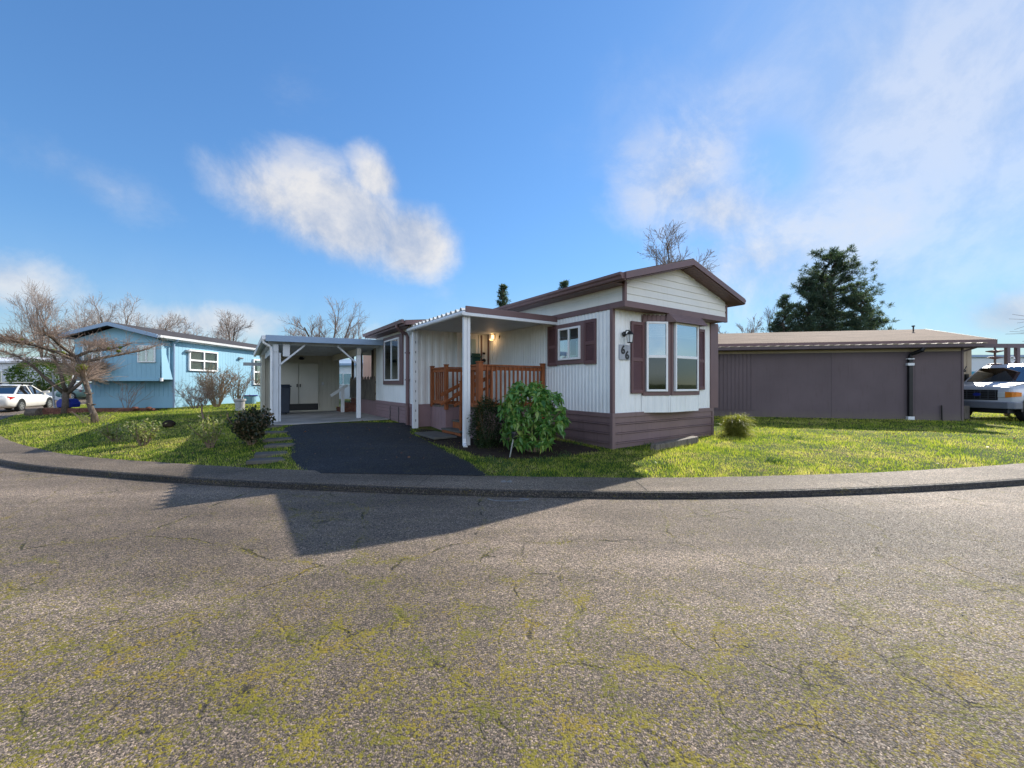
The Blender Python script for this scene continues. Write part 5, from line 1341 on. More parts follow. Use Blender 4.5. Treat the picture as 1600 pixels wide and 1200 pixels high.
def pine(label, loc, height, radius, crown_base, seed, nl=60, nb=30, bl=.42, bw=.055, group=None, top=1.0, taper=1.0, name='pine_tree', clump=1.0):
    rg = random.Random(seed); rn = np.random.default_rng(seed)
    t = thing(name, label, 'tree', loc, 0, group)
    T = MB(); pts = [(rg.gauss(0, .04) * i, rg.gauss(0, .04) * i, height * top * i / 8) for i in range(9)]; r0 = height * .017
    T.tube(pts, [r0 * (1 - .085 * i) for i in range(9)], 8)
    P = []; 
    for k in range(nl):
        f = (k + rg.random()) / nl; z = crown_base + (height - crown_base) * f
        prof = (.95 - .50 * f ** 2.2 if taper < .5 else (1 - f) ** .75 * .95 + .13)
        L_ = radius * prof * rg.uniform(.62, 1.0); az = rg.uniform(0, 6.283); el = rg.uniform(-.12, .35) + .3 * f
        d = Vector((math.cos(az) * math.cos(el), math.sin(az) * math.cos(el), math.sin(el))); p = Vector((0, 0, min(z, height * top * .97)))
        q = [p + d * L_ * s + Vector((0, 0, .10 * L_ * s * s)) for s in (0, .35, .7, 1)]
        T.tube(q, [.06 * r0 / .2 + .02, .045, .03, .02], 4, False)
        m = max(2, int(L_ * 2.6 * clump))
        for j in range(m):
            s = .28 + .72 * (j + rg.random()) / m; c = p + d * L_ * s + Vector((0, 0, .10 * L_ * s * s))
            w = .32 * L_ * s * .5; P.append(c + Vector((rg.gauss(0, w), rg.gauss(0, w), rg.gauss(0, w * .35) + .1)))
    T.build('trunk', MT['bark'], t, rel=False, smooth=True, fix=False)
    C_ = np.repeat(np.array([tuple(p) for p in P]), nb, 0); n = len(C_)
    D_ = sph(n, rn) * np.array([1, 1, .8]) + np.array([0, 0, .35]); o = sph(n, rn) * rn.uniform(.0, .22, (n, 1))
    leaves('crown', MT['conifer'], t, C_ + o, D_, rn.uniform(.5, 1, n) * bl, bw / bl, .2, rng=rn)
    return t
PG_ = 'pines beyond the brown building'
pine('tallest pine of the clump beyond the brown building, with a blunt top', (35.6, 45.5, 0), 15.6, 5.0, 2.4, 31, 110, 34, .55, .075, PG_, taper=.4, clump=1.35)
pine('pine with a dark trunk left of the tallest pine in the clump', (32.6, 45, 0), 13.0, 4.6, 2.8, 32, 88, 34, .55, .075, PG_, clump=1.35)
pine('pine whose boughs reach lowest and furthest right in the clump', (39.3, 46, 0), 11.6, 4.2, 2.0, 33, 84, 34, .55, .075, PG_, clump=1.35)
pine('small pine standing apart at the left end of the clump', (29.4, 44, 0), 11.0, 2.6, 2.4, 34, 70, 32, .5, .07, PG_, clump=1.35)
pine('pointed conifer top showing above the porch awning of the white mobile home', (-1.35, 60, 0), 16.0, 2.3, 4, 35, 110, 30, .6, .12, name='conifer_tree')
pine('conifer tip just peeping over the mobile home gutter', (7.7, 60, 0), 16.5, 2.3, 6, 36, 90, 30, .6, .12, name='conifer_tree')

# round laurel on a short stem behind the white sedan
t = thing('laurel_bush', 'dense round dark green laurel bush on a short stem behind the white sedan', 'bush', (-39.3, 34, -.02))
T = MB(); T.tube([(.1, 0, 0), (.0, 0, 1.0), (-.1, 0, 1.8)], [.16, .13, .1], 8); T.build('trunk', MT['bark'], t, rel=False)
rn = np.random.default_rng(5); D_ = sph(6000, rn); lump = np.array([1 + .22 * mnoise.noise((a * 2.2, b_ * 2.2, c * 2.2)) for a, b_, c in D_])
leaves('foliage', MT['hedge'], t, D_ * (rn.uniform(.5, 1, 6000) ** .4 * lump)[:, None] * np.array([1.85, 1.7, 1.35]) + np.array([0, 0, 2.15]), D_ + sph(6000, rn) * .9, rn.uniform(.12, .22, 6000), .55, rng=rn)

# plum tree with mossy limbs on the left lawn
x, y = at(146, 661, .28)
PL = thing('plum_tree', 'old gnarled bare plum tree with bright moss on its limbs on the left lawn', 'tree', (x, y, g(x, y) - .02))
s = y / 639.0
def pp(px, py, dy=0): return Vector(((px - 146) * s, dy, (661 - py) * s))
T = MB()
trunk = [pp(147, 662), pp(145, 648), pp(141, 632), pp(138, 615), pp(134, 598), pp(131, 586), pp(129, 576), pp(124, 566), pp(119, 557)]
T.tube([p + Vector((rnd.gauss(0, .02), rnd.gauss(0, .02), 0)) for p in trunk], [.115, .082, .073, .068, .068, .08, .075, .062, .055], 12)
for k in range(26):
    p = trunk[rnd.randrange(1, 7)]; a = rnd.uniform(0, 6.28); T.tube([p, p + Vector((math.cos(a) * .13, math.sin(a) * .13, rnd.uniform(-.05, .08)))], [.04, .012], 5)
limbs = [[pp(119, 557), pp(110, 552, -.2), pp(98, 546, -.4), pp(86, 540, -.6), pp(78, 534, -.7), pp(60, 532, -.8), pp(40, 540, -.9)],
         [pp(119, 557), pp(128, 548, .2), pp(138, 545, .4), pp(147, 542, .5), pp(158, 540, .6), pp(170, 533, .7)],
         [pp(130, 582), pp(120, 588, .3), pp(108, 592, .7), pp(92, 588, 1.1), pp(70, 578, 1.5), pp(48, 566, 1.7)],
         [pp(119, 557), pp(112, 545, .5), pp(100, 536, 1.0), pp(84, 530, 1.4), pp(64, 527, 1.7), pp(44, 530, 1.9)],
         [pp(124, 566), pp(118, 552, -.5), pp(108, 542, -1.0), pp(92, 536, -1.5), pp(72, 540, -1.9)],
         [pp(119, 557), pp(124, 543, -.5), pp(134, 534, -.9), pp(148, 530, -1.3), pp(160, 532, -1.6)],
         [pp(124, 566), pp(132, 556, .6), pp(142, 548, 1.1), pp(150, 540, 1.6), pp(156, 530, 2.0)]]
for L_ in limbs: T.tube(L_, [.046 - .0055 * i for i in range(len(L_))], 8)
T.build('trunk', MT['bark'], PL, rel=False, smooth=True)
mo = MB()
for c, r in ((pp(131, 574), .13), (pp(86, 541, -.6), .07), (pp(103, 550, -.3), .08), (pp(112, 553, -.2), .07), (pp(78, 535, -.7), .06), (pp(150, 543, .5), .06), (pp(162, 541, .6), .06), (pp(160, 547, .6), .06), (pp(128, 580), .10)):
    boulder(mo, (c.x - .02, c.y - .05, c.z + .03), r, c.x * 7, .8)
mo.build('moss', MT['moss'], PL, rel=False, smooth=True)
def twigs(mb, src, n, rg, L=(.4, .9), up=(-.2, .6), rmax=.009, rmin=.004, kids=3, out=.4):
    for k in range(n):
        L_ = rg.choice(src); i = rg.randrange(1, len(L_) - 1) if len(L_) > 2 else 0
        p = L_[i].lerp(L_[i + 1], rg.random()); d0 = (L_[i + 1] - L_[i]).normalized()
        d = (d0 * out + Vector((rg.gauss(0, .7), rg.gauss(0, .7), rg.uniform(*up)))).normalized(); l = rg.uniform(*L); pts = [p]
        for j in range(4): d = (d + Vector((rg.gauss(0, .16), rg.gauss(0, .16), rg.gauss(0, .12)))).normalized(); p = p + d * l / 4; pts.append(p)
        mb.tube(pts, [rmax, rmax * .85, rmax * .7, rmax * .55, rmin], 3, False)
        for _ in range(kids):
            j = rg.randrange(1, 4); q = pts[j]; dd = (d + Vector((rg.gauss(0, .7), rg.gauss(0, .7), rg.gauss(.1, .5)))).normalized(); ll = l * rg.uniform(.25, .6)
            mb.tube([q, q + dd * ll * .5, q + dd * ll + Vector((0, 0, rg.uniform(-.05, .05)))], [rmax * .6, rmax * .5, rmin], 3, False)
rg = random.Random(12); Cm = MB()
twigs(Cm, [l[1:] for l in limbs[:1] + limbs[2:5]], 640, rg, (.22, .55), (-.45, .45), .0075, .0035, 4)
twigs(Cm, [limbs[1], limbs[5], limbs[6]], 230, rg, (.25, .65), (-.15, .7), .007, .0035, 3)
twigs(Cm, [trunk[3:6]], 60, rg, (.6, 1.5), (-.1, .5), .008, .0035, 2)
Cm.build('crown', MT['twig_red'], PL, rel=False, fix=False)
sk = MB(); rg = random.Random(9)
for k in range(22):
    a = rg.uniform(0, 6.28); r = rg.uniform(.1, .35); p = Vector((math.cos(a) * r, math.sin(a) * r, .02)); d = Vector((math.cos(a) * .7, math.sin(a) * .7, 1)).normalized(); l = rg.uniform(.25, .6); sk.tube([p, p + d * l * .5, p + d * l + Vector((math.cos(a) * .08, math.sin(a) * .08, 0))], [.008, .006, .004], 3, False)
sk.build('sucker', MT['twig_pale'], PL, rel=False, fix=False)
# grey trunked tree behind it
x, y = -18.3, 16.75
GT = thing('vase_tree', 'grey trunked bare tree with upright arms behind the plum tree', 'tree', (x, y, g(x, y)))
s2 = y / 639.0
def pq(px, py, dy=0): return Vector(((px - 101) * s2, dy, (646 - py) * s2))
T = MB(); T.tube([pq(101, 646), pq(101, 630), pq(102, 612)], [.13, .10, .11], 10)
arms = [[pq(101, 616), pq(92, 602, -.2), pq(84, 588, -.4), pq(78, 574, -.6), pq(66, 560, -.8), pq(50, 552, -1.0)], [pq(102, 614), pq(100, 600, .3), pq(97, 588, .5), pq(94, 574, .7), pq(90, 558, .9)], [pq(103, 614), pq(106, 600, -.2), pq(108, 588, -.3), pq(106, 570, -.4), pq(104, 556, -.5)],
        [pq(103, 616), pq(112, 606, .1), pq(122, 594, .2), pq(132, 584, .3), pq(140, 570, .4)], [pq(101, 616), pq(88, 600, .6), pq(70, 590, 1.2), pq(50, 580, 1.6), pq(28, 572, 2.0)]]
for L_ in arms: T.tube(L_, [.075 - .01 * i for i in range(len(L_))], 8)
T.build('trunk', MT['bark'], GT, rel=False, smooth=True)
rg = random.Random(33); Cm = MB(); twigs(Cm, [a[2:] for a in arms], 400, rg, (.3, .7), (-.3, .25), .009, .0045, 4, .3); Cm.build('crown', MT['twig_red'], GT, rel=False, fix=False)

# leafless shrubs by the blue house
def bare_shrub(label, loc, h, w, n, mat, seed, kids=4, r=.011, tuft=None, group='leafless shrubs along the blue house', stem=False):
    rg = random.Random(seed); t = thing('leafless_shrub', label, 'shrub', (*loc, g(*loc) - .02), 0, group); Cm = MB(); S = MB(); src = []
    for k in range(n):
        a = rg.uniform(0, 6.28); sp = rg.uniform(.1, 1) ** .7
        d = Vector((math.cos(a) * sp * w / h, math.sin(a) * sp * w / h, 1)).normalized(); p = Vector((math.cos(a) * .08, math.sin(a) * .08, .45 if stem else 0)); pts = [p]; L_ = h * rg.uniform(.7, 1.05) * (.62 if stem else 1)
        for i in range(5): d = (d + Vector((rg.gauss(0, .12), rg.gauss(0, .12), .04))).normalized(); p = p + d * L_ / 5; pts.append(p)
        S.tube(pts, [r * 1.7, r * 1.5, r * 1.2, r, r * .8, r * .5], 4, False); src.append(pts)
    if stem: S.tube([(.05, 0, 0), (-.02, 0, .25), (0, 0, .5)], [.035, .028, .025], 6)
    S.build('stem', MT[mat], t, rel=False, fix=False)
    twigs(Cm, src, n * kids, rg, (h * .15, h * .4), (.1, .9), r * .8, r * .4, 3, .6); Cm.build('twigs', MT[mat], t, rel=False, fix=False)
    if tuft:
        rn = np.random.default_rng(seed); P = np.concatenate([np.array([tuple(q) for q in s_[2:]]) for s_ in src]); P = np.repeat(P, tuft[1], 0); P = P + rn.normal(0, .07, P.shape)
        leaves('foliage', MT[tuft[0]], t, P, sph(len(P), rn), rn.uniform(.04, .08, len(P)), .55, rng=rn)
    return t
bare_shrub('large leafless tan shrub below the double window of the blue house', (-13.5, 18.7), 1.75, 1.0, 34, 'twig_pale', 41, 9, .012)
bare_shrub('leafless shrub just right of the large one, behind the pale plant pot', (-13.6, 20.3), 1.65, .8, 14, 'twig_pale', 42, 7, .013)
bare_shrub('low wide bluish leafless shrub left of the large tan one', (-13.9, 17.9), 1.1, 1.1, 22, 'twig_far', 43, 8, .008)
bare_shrub('shrub still holding red brown leaves beside the carport', (-13.0, 21.3), 1.75, .5, 12, 'twig', 44, 4, .011, ('redleaf', 8))
x, y = at(316, 655, .38); bare_shrub('small leafless sapling on the shaded lawn before the blue house', (x, y), 1.0, .7, 12, 'twig', 45, 6, .006, None, stem=True)
x, y = at(222, 640, .44); bare_shrub('thin dark leafless shrub against the blue house wall behind the brick border', (-16.4, 17.4), 1.35, .9, 9, 'twig_far', 46, 4, .009, None)

# roses on the lawn
def rose(label, px, py, z, h, w, n, seed, leaf='rose', per=34, size=(.045, .085), cat='rose bush', group='rose bushes on the left lawn', name='rose_bush', blooms=0):
    rg = random.Random(seed); rn = np.random.default_rng(seed); x, y = at(px, py, z); t = thing(name, label, cat, (x, y, g(x, y) - .02), 0, group); S = MB(); P = []
    for k in range(n):
        a = rg.uniform(0, 6.28); sp = rg.uniform(.2, 1); d = Vector((math.cos(a) * sp * w / h, math.sin(a) * sp * w / h, 1)).normalized(); p = Vector((math.cos(a) * .04, math.sin(a) * .04, 0)); pts = [p]; L_ = h * rg.uniform(.6, 1.05)
        for i in range(4): d = (d + Vector((rg.gauss(0, .13), rg.gauss(0, .13), .05))).normalized(); p = p + d * L_ / 4; pts.append(p)
        S.tube(pts, [.012, .010, .008, .006, .004], 5, False)
        for i in range(per):
            f = rg.uniform(.3, 1) * 4; j = min(3, int(f)); P.append(tuple(pts[j].lerp(pts[j + 1], f - j)))
    S.build('stem', MT['twig'], t, rel=False, fix=False)
    P = np.array(P) + rn.normal(0, .045, (len(P), 3)); leaves('foliage', MT[leaf], t, P, sph(len(P), rn) + [0, 0, .3], rn.uniform(*size, len(P)), .6, rng=rn)
    return t
rose('widest rose bush on the left lawn, with pale green leaves', 224, 697, .15, .60, .38, 15, 51, per=34)
rose('smaller pale rose bush just left of the widest one', 181, 690, .17, .45, .32, 10, 52, per=28)
rose('narrow upright rose bush between the pale roses and the dark round bush', 329, 701, .17, .72, .16, 10, 53, per=36)
rose('dark bushy rose with a few pink tinged leaves left of the driveway', 393, 697, .2, .80, .42, 46, 54, 'darkleaf', 75, (.05, .095))

# rhododendron, box and golden shrub in front of the home
x, y = 0.40, 7.90
RH = thing('rhododendron', 'glossy green rhododendron with large drooping leaves in front of the white mobile home', 'shrub', (x, y, g(x, y) - .02))
rg = random.Random(61); rn = np.random.default_rng(61); S = MB(); P = []; Dv = []; Ls = []; tips = []
for k in range(250):
    while True:
        v = Vector((rg.gauss(0, 1), rg.gauss(-.15, 1), rg.gauss(.0, 1))).normalized()
        if v.z > -.92: break
    lump = 1 + .42 * mnoise.noise((v.x * 2.0, v.y * 2.0, v.z * 2.0 + 4))
    rad = (rg.uniform(.75, 1.0) if k > 60 else rg.uniform(.35, .8)) * lump
    tip = Vector((v.x * .70 * rad, v.y * .58 * rad, max(.27, .80 + v.z * (.62 if v.z > 0 else .78) * rad))); tips.append((tip, v))
    if k % 9 == 0:
        b0 = Vector((rg.gauss(0, .05), rg.gauss(0, .05), .0)); m = b0.lerp(tip, .5) + Vector((0, 0, .08)); S.tube([b0, m, tip], [.016, .012, .006], 5, False)
    ax = (v + Vector((0, 0, .55))).normalized(); o = ax.orthogonal().normalized(); nlv = rg.randint(8, 12)
    for j in range(nlv):
        a = 6.283 * j / nlv + rg.uniform(-.2, .2); inner = j % 3 == 0
        d = Matrix.Rotation(a, 3, ax) @ o; d = (d + ax * (rg.uniform(.3, .7) if inner else rg.uniform(-.35, .15)) + Vector((0, 0, -.35 if not inner else 0))).normalized()
        P.append(tuple(tip)); Dv.append(tuple(d)); Ls.append(rg.uniform(.08, .20) * (.75 if inner else 1))
S.build('stem', MT['twig'], RH, rel=False, fix=False)
leaves('foliage', MT['rhodo'], RH, P, Dv, Ls, .40, .35, .10, rn)
x, y = -.50, 8.45
BX = thing('box_shrub', 'dark fine leaved evergreen shrub beside the near awning post', 'shrub', (x, y, g(x, y) - .02))
rn = np.random.default_rng(62); n = 9000; D_ = sph(n, rn); lump = np.array([1 + .3 * mnoise.noise((a * 2.4, b_ * 2.4, c * 2.4)) for a, b_, c in D_])
P = D_ * (rn.uniform(.3, 1, n) ** .45 * lump)[:, None] * np.array([.40, .38, .52]) + np.array([0, 0, .5]); P[:, 2] = np.maximum(P[:, 2], .03)
leaves('foliage', MT['boxleaf'], BX, P, D_ + sph(n, rn) * .8, rn.uniform(.025, .05, n), .5, rng=rn)
S = MB()
for k in range(16):
    a = rg.uniform(0, 6.28); S.tube([(0, 0, 0), (.1 * math.cos(a), .1 * math.sin(a), .3), (.25 * math.cos(a), .25 * math.sin(a), .75)], [.02, .014, .006], 5, False)
S.build('stem', MT['twig'], BX, rel=False, fix=False)
x, y = 5.62, 10.25
GS = thing('golden_shrub', 'golden yellow feathery shrub at the far corner of the mobile home', 'shrub', (x, y, g(x, y) - .02))
rn = np.random.default_rng(63); n = 2600; D_ = sph(n, rn); D_[:, 2] = abs(D_[:, 2]) * 1.0 + .25
P = rn.normal(0, .10, (n, 3)); P[:, 2] = rn.uniform(.0, .45, n)
strands('foliage', MT['gold'], GS, P, D_, rn.uniform(.25, .52, n), .012, 3, .65, rn)
# timber by the end wall
x, y = hpt(1.36, -.50)
TB = tag((lambda: (lambda m: m.build('timber', MT['old_wood'], bevel=.02))(MB().hexa([(-.78, -.08, 0), (.80, -.075, 0), (.80, .09, 0), (-.78, .08, 0), (-.76, -.07, .14), (.79, -.07, .155), (.78, .08, .155), (-.76, .07, .14)])))(), 'old weathered timber beam lying in the grass under the bay window', 'timber')
TB.location = (x, y, g(x, y) - .0); TB.rotation_euler = (R(3), R(-1), TH + R(2))
# leaning garden light
x, y = at(796, 718, .12)
LT = thing('garden_light', 'leaning silver stake light with a black head in front of the rhododendron', 'light', (x, y, g(x, y)))
mb = MB(); mb.tube([(0, 0, -.03), (.07, 0, .34)], .014, 7); mb.build('stake', MT['steel'], LT, rel=False)
mb = MB(); mb.lathe((.085, 0, .35), [(.02, 0), (.045, .02), (.05, .08), (.035, .085), (.035, .10), (.055, .105), (.05, .13), (.02, .135)], 12); mb.build('head', MT['dark_metal'], LT, rel=False)
x, y = at(815, 702, .14); mb = MB(); boulder(mb, (0, 0, .02), .11, 9, .45); o = mb.build('flat_stone', MT['rock'], smooth=True); o.location = (x, y, g(x, y)); tag(o, 'pale flat stone under the rhododendron beside the stake light', 'stone')
# stepping pavers left of the driveway
pv = [(428, 669, .22, .14, 5), (431, 679, .26, .16, -9), (435, 689, .27, .17, 6), (438, 698, .26, .15, -5), (424, 711, .27, .16, 12), (417, 721, .28, .15, 4)]
labs = ['paver closest to the carport slab', 'paver second from the carport slab', 'paver in the middle of the row, just behind the gap of grass', 'paver beside the driveway edge before the grass gap', 'paver next to last, tilted at the pavement end', 'paver nearest the pavement, half sunk in grass']
for (px, py, a, b_, rz), lb in zip(pv, labs):
    z = .34 - (py - 668) * .0042; x, y = at(px, py, z); mb = MB()
    j = lambda: rnd.uniform(.82, 1.1); mb.prism([(-a * j(), -b_ * j(), 0), (a * .1, -b_ * j() * 1.1, 0), (a * j(), -b_ * j() * .9, 0), (a * j() * 1.05, b_ * .1, 0), (a * j() * .9, b_ * j(), 0), (-a * .2, b_ * j() * 1.08, 0), (-a * j(), b_ * j() * .9, 0)], (0, 0, .07)); o = mb.build('stone_paver', MT['paver'], bevel=.015)
    o.location = (x, y, g(x, y) - .03); o.rotation_euler = (R(rnd.uniform(-2, 2)), R(rnd.uniform(-2, 2)), R(rz + 20)); tag(o, 'grey ' + lb, 'paver', 'grey pavers beside the driveway')
# kerb number and worn paint
M_ = Matrix.Translation((-.08, 5.86, .093)) @ Matrix.Rotation(R(-3), 4, 'Z')
tag(text('66', .17, MT['faded'], None, M_, 'painted_number', .001), 'faded white number 66 painted on the pavement at the driveway', 'painted number')
mb = MB(); pts = [(-.32, 5.33), (-.2, 5.25), (.0, 5.235), (.15, 5.27), (.22, 5.32), (.1, 5.345)]
c = smooth_curve([pts[0]] + pts + [pts[-1]], .05)
vs = []
for i, p in enumerate(c):
    d = (c[min(i + 1, len(c) - 1)] - c[max(i - 1, 0)]).normalized(); n_ = Vector((-d.y, d.x, 0)) * .016; vs += [(p.x - n_.x, p.y - n_.y, .004), (p.x + n_.x, p.y + n_.y, .004)]
mb.add(vs, [(2 * i, 2 * i + 1, 2 * i + 3, 2 * i + 2) for i in range(len(c) - 1)]); tag(mb.build('paint_line', MT['faded'], fix=False), 'worn pale curved paint line on the road below the kerb number', 'paint line')
# soil bed, leaf litter
bed = [(-1.0, 8.05), (-.6, 7.55), (.1, 7.35), (.9, 7.5), (1.5, 7.9), (1.85, 8.2), (1.2, 9.2), (.5, 9.9), (-.4, 9.2), (-1.2, 9.3), (-2.2, 10.6), (-2.6, 10.9), (-2.45, 10.1), (-1.8, 8.9)]
bc = smooth_curve([bed[-1]] + bed + [bed[0], bed[1]], .12); cx, cy = -.2, 8.6
mb = MB(); rings = 8; vs = []
for k in range(rings + 1):
    for p in bc:
        f = k / rings; q = Vector((cx, cy, 0)).lerp(p, f); wv = .06 * mnoise.noise((q.x * 4, q.y * 4, 7)) if k == rings else 0
        vs.append((q.x + wv, q.y + wv, g(q.x, q.y) + (.034 if k < rings else -.02) + .012 * mnoise.noise((q.x * 6, q.y * 6, 0))))
m = len(bc)
mb.add(vs, [(k * m + i, k * m + (i + 1) % m, (k + 1) * m + (i + 1) % m, (k + 1) * m + i) for k in range(rings) for i in range(m)])
struct(mb.build('soil_bed', MT['soil'], smooth=True))
# ------------------------------------------------------------------ grass
def blade_field(name, n, x0, x1, y0, y1, seed, h=(.018, .055), w0=.004, far=.00065, keep=None, mat='lawn'):
    rn = np.random.default_rng(seed)
    # sample denser near the camera
    m = n * 6; X = rn.uniform(x0, x1, m); Y = rn.uniform(y0, y1, m); dist = np.hypot(X, Y)
    p = np.clip((8.0 / dist) ** 1.7, 0, 1); ok = rn.random(m) < p; ok &= abs(X / Y) < 1.36
    X, Y, dist = X[ok], Y[ok], dist[ok]
    xy = np.stack([X, Y], 1); d = kerb_dist(xy)
    edge = np.array([.78 + .05 * mnoise.noise((a * 1.7, b_ * 1.7, 2)) for a, b_ in xy]); ok = d > edge
    c, s = math.cos(TH), math.sin(TH); hx = (X - 2.04) * c + (Y - 8.3) * s; hy = -(X - 2.04) * s + (Y - 8.3) * c
    ok &= ~((hx > 0.02) & (hx < 3.66) & (hy > .0)); ok &= ~((hx > -2.35) & (hx < .05) & (hy > 2.1)); ok &= ~((hx > -5.8) & (hx < -2.3) & (hy > 6.75) & (hy < 14))
    # driveway and bed
    dl = np.array([(p_.x, p_.y) for p_ in L2]); dr = np.array([(p_.x, p_.y) for p_ in R2])
    yl = np.interp(Y, dl[:, 1], dl[:, 0]); yr = np.interp(Y, dr[:, 1], dr[:, 0])
    jit = rn.normal(0, .05, len(X)) + np.array([.10 * mnoise.noise((a * 2.1, b_ * 2.1, 11)) for a, b_ in xy])
    ok &= ~((Y < 12) & (X > yl + jit) & (X < yr + jit) & (Y > 6.3))
    bx = np.array([(q.x, q.y) for q in bc]); ang = np.arctan2(bx[:, 1] - cy, bx[:, 0] - cx); o = np.argsort(ang); rb = np.hypot(bx[:, 0] - cx, bx[:, 1] - cy)
    inb = np.hypot(X - cx, Y - cy) < np.interp(np.arctan2(Y - cy, X - cx), ang[o], rb[o], period=2 * math.pi) - .05 + jit
    ok &= ~(inb & (rn.random(len(X)) > .12))
    ok &= ~((X < -15.0) & (X > -19.3) & (Y > 17.4)); ok &= ~((X > 5) & (Y > 15.9 - .19 * (X - 8)) & (X < 16))
    X, Y, dist, d = X[ok][:n], Y[ok][:n], dist[ok][:n], d[ok][:n]
    xy = np.stack([X, Y], 1); z = gz(xy, d); k = len(X)
    tall = np.array([.7 + .9 * max(0, mnoise.noise((a * .9, b_ * .9, 9)) + .25) + .5 * max(0, mnoise.noise((a * 4, b_ * 4, 3))) for a, b_ in xy])
    H_ = rn.uniform(*h, k) * tall * np.where(d < 1.0, 1.15, 1); W_ = w0 + far * dist
    a = rn.uniform(0, 6.283, k); b2 = rn.uniform(0, 6.283, k); lean = rn.uniform(.1, .9, k) * H_
    base = np.stack([X, Y, z - .012], 1); sd = np.stack([np.cos(a), np.sin(a), np.zeros(k)], 1) * (W_ / 2)[:, None]
    tip = base + np.stack([np.cos(b2) * lean, np.sin(b2) * lean, H_ + .012], 1)
    V = np.stack([base - sd, base + sd, tip], 1).reshape(-1, 3); T = np.arange(3 * k).reshape(-1, 3)
    return npmesh(name, V, T, MT[mat])
stuff(blade_field('grass', 330000, -30, 22, 6, 30, 71), 'short uneven mossy lawn grass around the houses', 'grass')
# weeds and bulb leaves along the bed
rn = np.random.default_rng(81); P = []; D_ = []; L_ = []
for (px, py, n, sp) in ((768, 722, 130, .22), (790, 728, 90, .2), (845, 722, 120, .3), (880, 716, 90, .25), (820, 736, 110, .35), (760, 706, 80, .2), (900, 700, 90, .25), (1210, 722, 110, .2), (1245, 690, 70, .15), (1035, 728, 90, .2), (1010, 700, 60, .2), (640, 800, 0, 0)):
    x, y = at(px, py, .12)
    for k in range(n): 
        a, b_ = rn.normal(0, sp * .5, 2); P.append((x + a, y + b_, g(x + a, y + b_) - .01)); D_.append((rn.normal(0, .45), rn.normal(0, .45), 1)); L_.append(rn.uniform(.07, .19))
stuff(strands('weeds', MT['weed'], None, np.array(P), np.array(D_), np.array(L_), .012, 3, .35, rn), 'dark green weed and bulb leaves along the flower bed', 'weeds')
# weeds growing out of the kerb joint
P = []; D_ = []; L_ = []
for i in range(0, len(KC), 1):
    p = KC[i]
    if abs(p.x) > 11 or p.y > 9: continue
    for k in range(int(max(0, 22 * (mnoise.noise((p.x * 1.9, 0, 5)) - .12)))):
        q = p - KN[i] * rn.uniform(-.0, .035) + Vector((rn.normal(0, .09), 0, 0)); P.append((q.x, q.y, 0)); D_.append((rn.normal(0, .6), rn.normal(-.4, .5), 1)); L_.append(rn.uniform(.02, .06))
stuff(strands('kerb_weeds', MT['weed'], None, np.array(P), np.array(D_), np.array(L_), .008, 2, .3, rn), 'tiny weeds growing in the joint between kerb and road', 'weeds')
# fallen leaves
P = []; D_ = []
for k in range(46):
    x = rn.uniform(-5, -.6); y = rn.uniform(7, 12.5)
    if kerb_dist([(x, y)])[0] < 1: continue
    P.append((x, y, max(g(x, y), .06) + .05)); D_.append((rn.normal(), rn.normal(), rn.normal(0, .15)))
stuff(leaves('fallen_leaves', MT['redleaf'], None, np.array(P), np.array(D_), rn.uniform(.03, .06, len(P)), .7, rng=rn), 'scattered dry leaves on the dark driveway', 'leaves')
P = []; D_ = []
while len(P) < 170:
    x = rn.uniform(-16, 14); y = rn.uniform(6.6, 15)
    if abs(x / y) > 1.3 or kerb_dist([(x, y)])[0] < 1 or (-3.3 < x < 5.5 and y > 7.5): continue
    P.append((x, y, g(x, y) + .03)); D_.append((rn.normal(), rn.normal(), rn.normal(0, .3)))
stuff(leaves('lawn_leaves', MT['redleaf'], None, np.array(P), np.array(D_), rn.uniform(.04, .08, len(P)), .7, rng=rn), 'scattered brown leaves lying in the lawn grass', 'leaves')
# loose stones on the near road
mbs = MB()
for k in range(60):
    y = rn.uniform(1.7, 5.2); x = rn.uniform(-1.28, 1.28) * y; boulder_r = rn.uniform(.003, .006)
    c = (x, y, boulder_r * .5); vs = [(c[0] + boulder_r * a * rn.uniform(.7, 1.3), c[1] + boulder_r * b_ * rn.uniform(.7, 1.3), c[2] + boulder_r * e * rn.uniform(.5, .9)) for a, b_, e in ((1, 0, 0), (-1, 0, 0), (0, 1, 0), (0, -1, 0), (0, 0, 1), (0, 0, -1))]
    mbs.add(vs, [(0, 2, 4), (2, 1, 4), (1, 3, 4), (3, 0, 4), (2, 0, 5), (1, 2, 5), (3, 1, 5), (0, 3, 5)])
stuff(mbs.build('grit', MT['rock']), 'loose grit scattered on the old asphalt', 'grit')

# ------------------------------------------------------------------ sky, sun, camera
SUNV = Vector((1.08, 1.12, 1.0)).normalized()
sel = math.asin(SUNV.z); saz = math.atan2(SUNV.x, SUNV.y)
w = bpy.data.worlds.new('World'); SC.world = w; w.use_nodes = True
nt = w.node_tree; nt.nodes.clear(); b = NB(nt)
sky = b.n('ShaderNodeTexSky', sky_type='NISHITA'); sky.sun_disc = False; sky.sun_elevation = sel; sky.sun_rotation = saz
sky.air_density = 1.0; sky.dust_density = SKY_DUST; sky.ozone_density = SKY_OZ; sky.altitude = 50
hs = b.n('ShaderNodeHueSaturation'); hs.inputs['Saturation'].default_value = SKY_SAT; hs.inputs['Value'].default_value = 1; b.l(sky.outputs[0], hs.inputs['Color'])
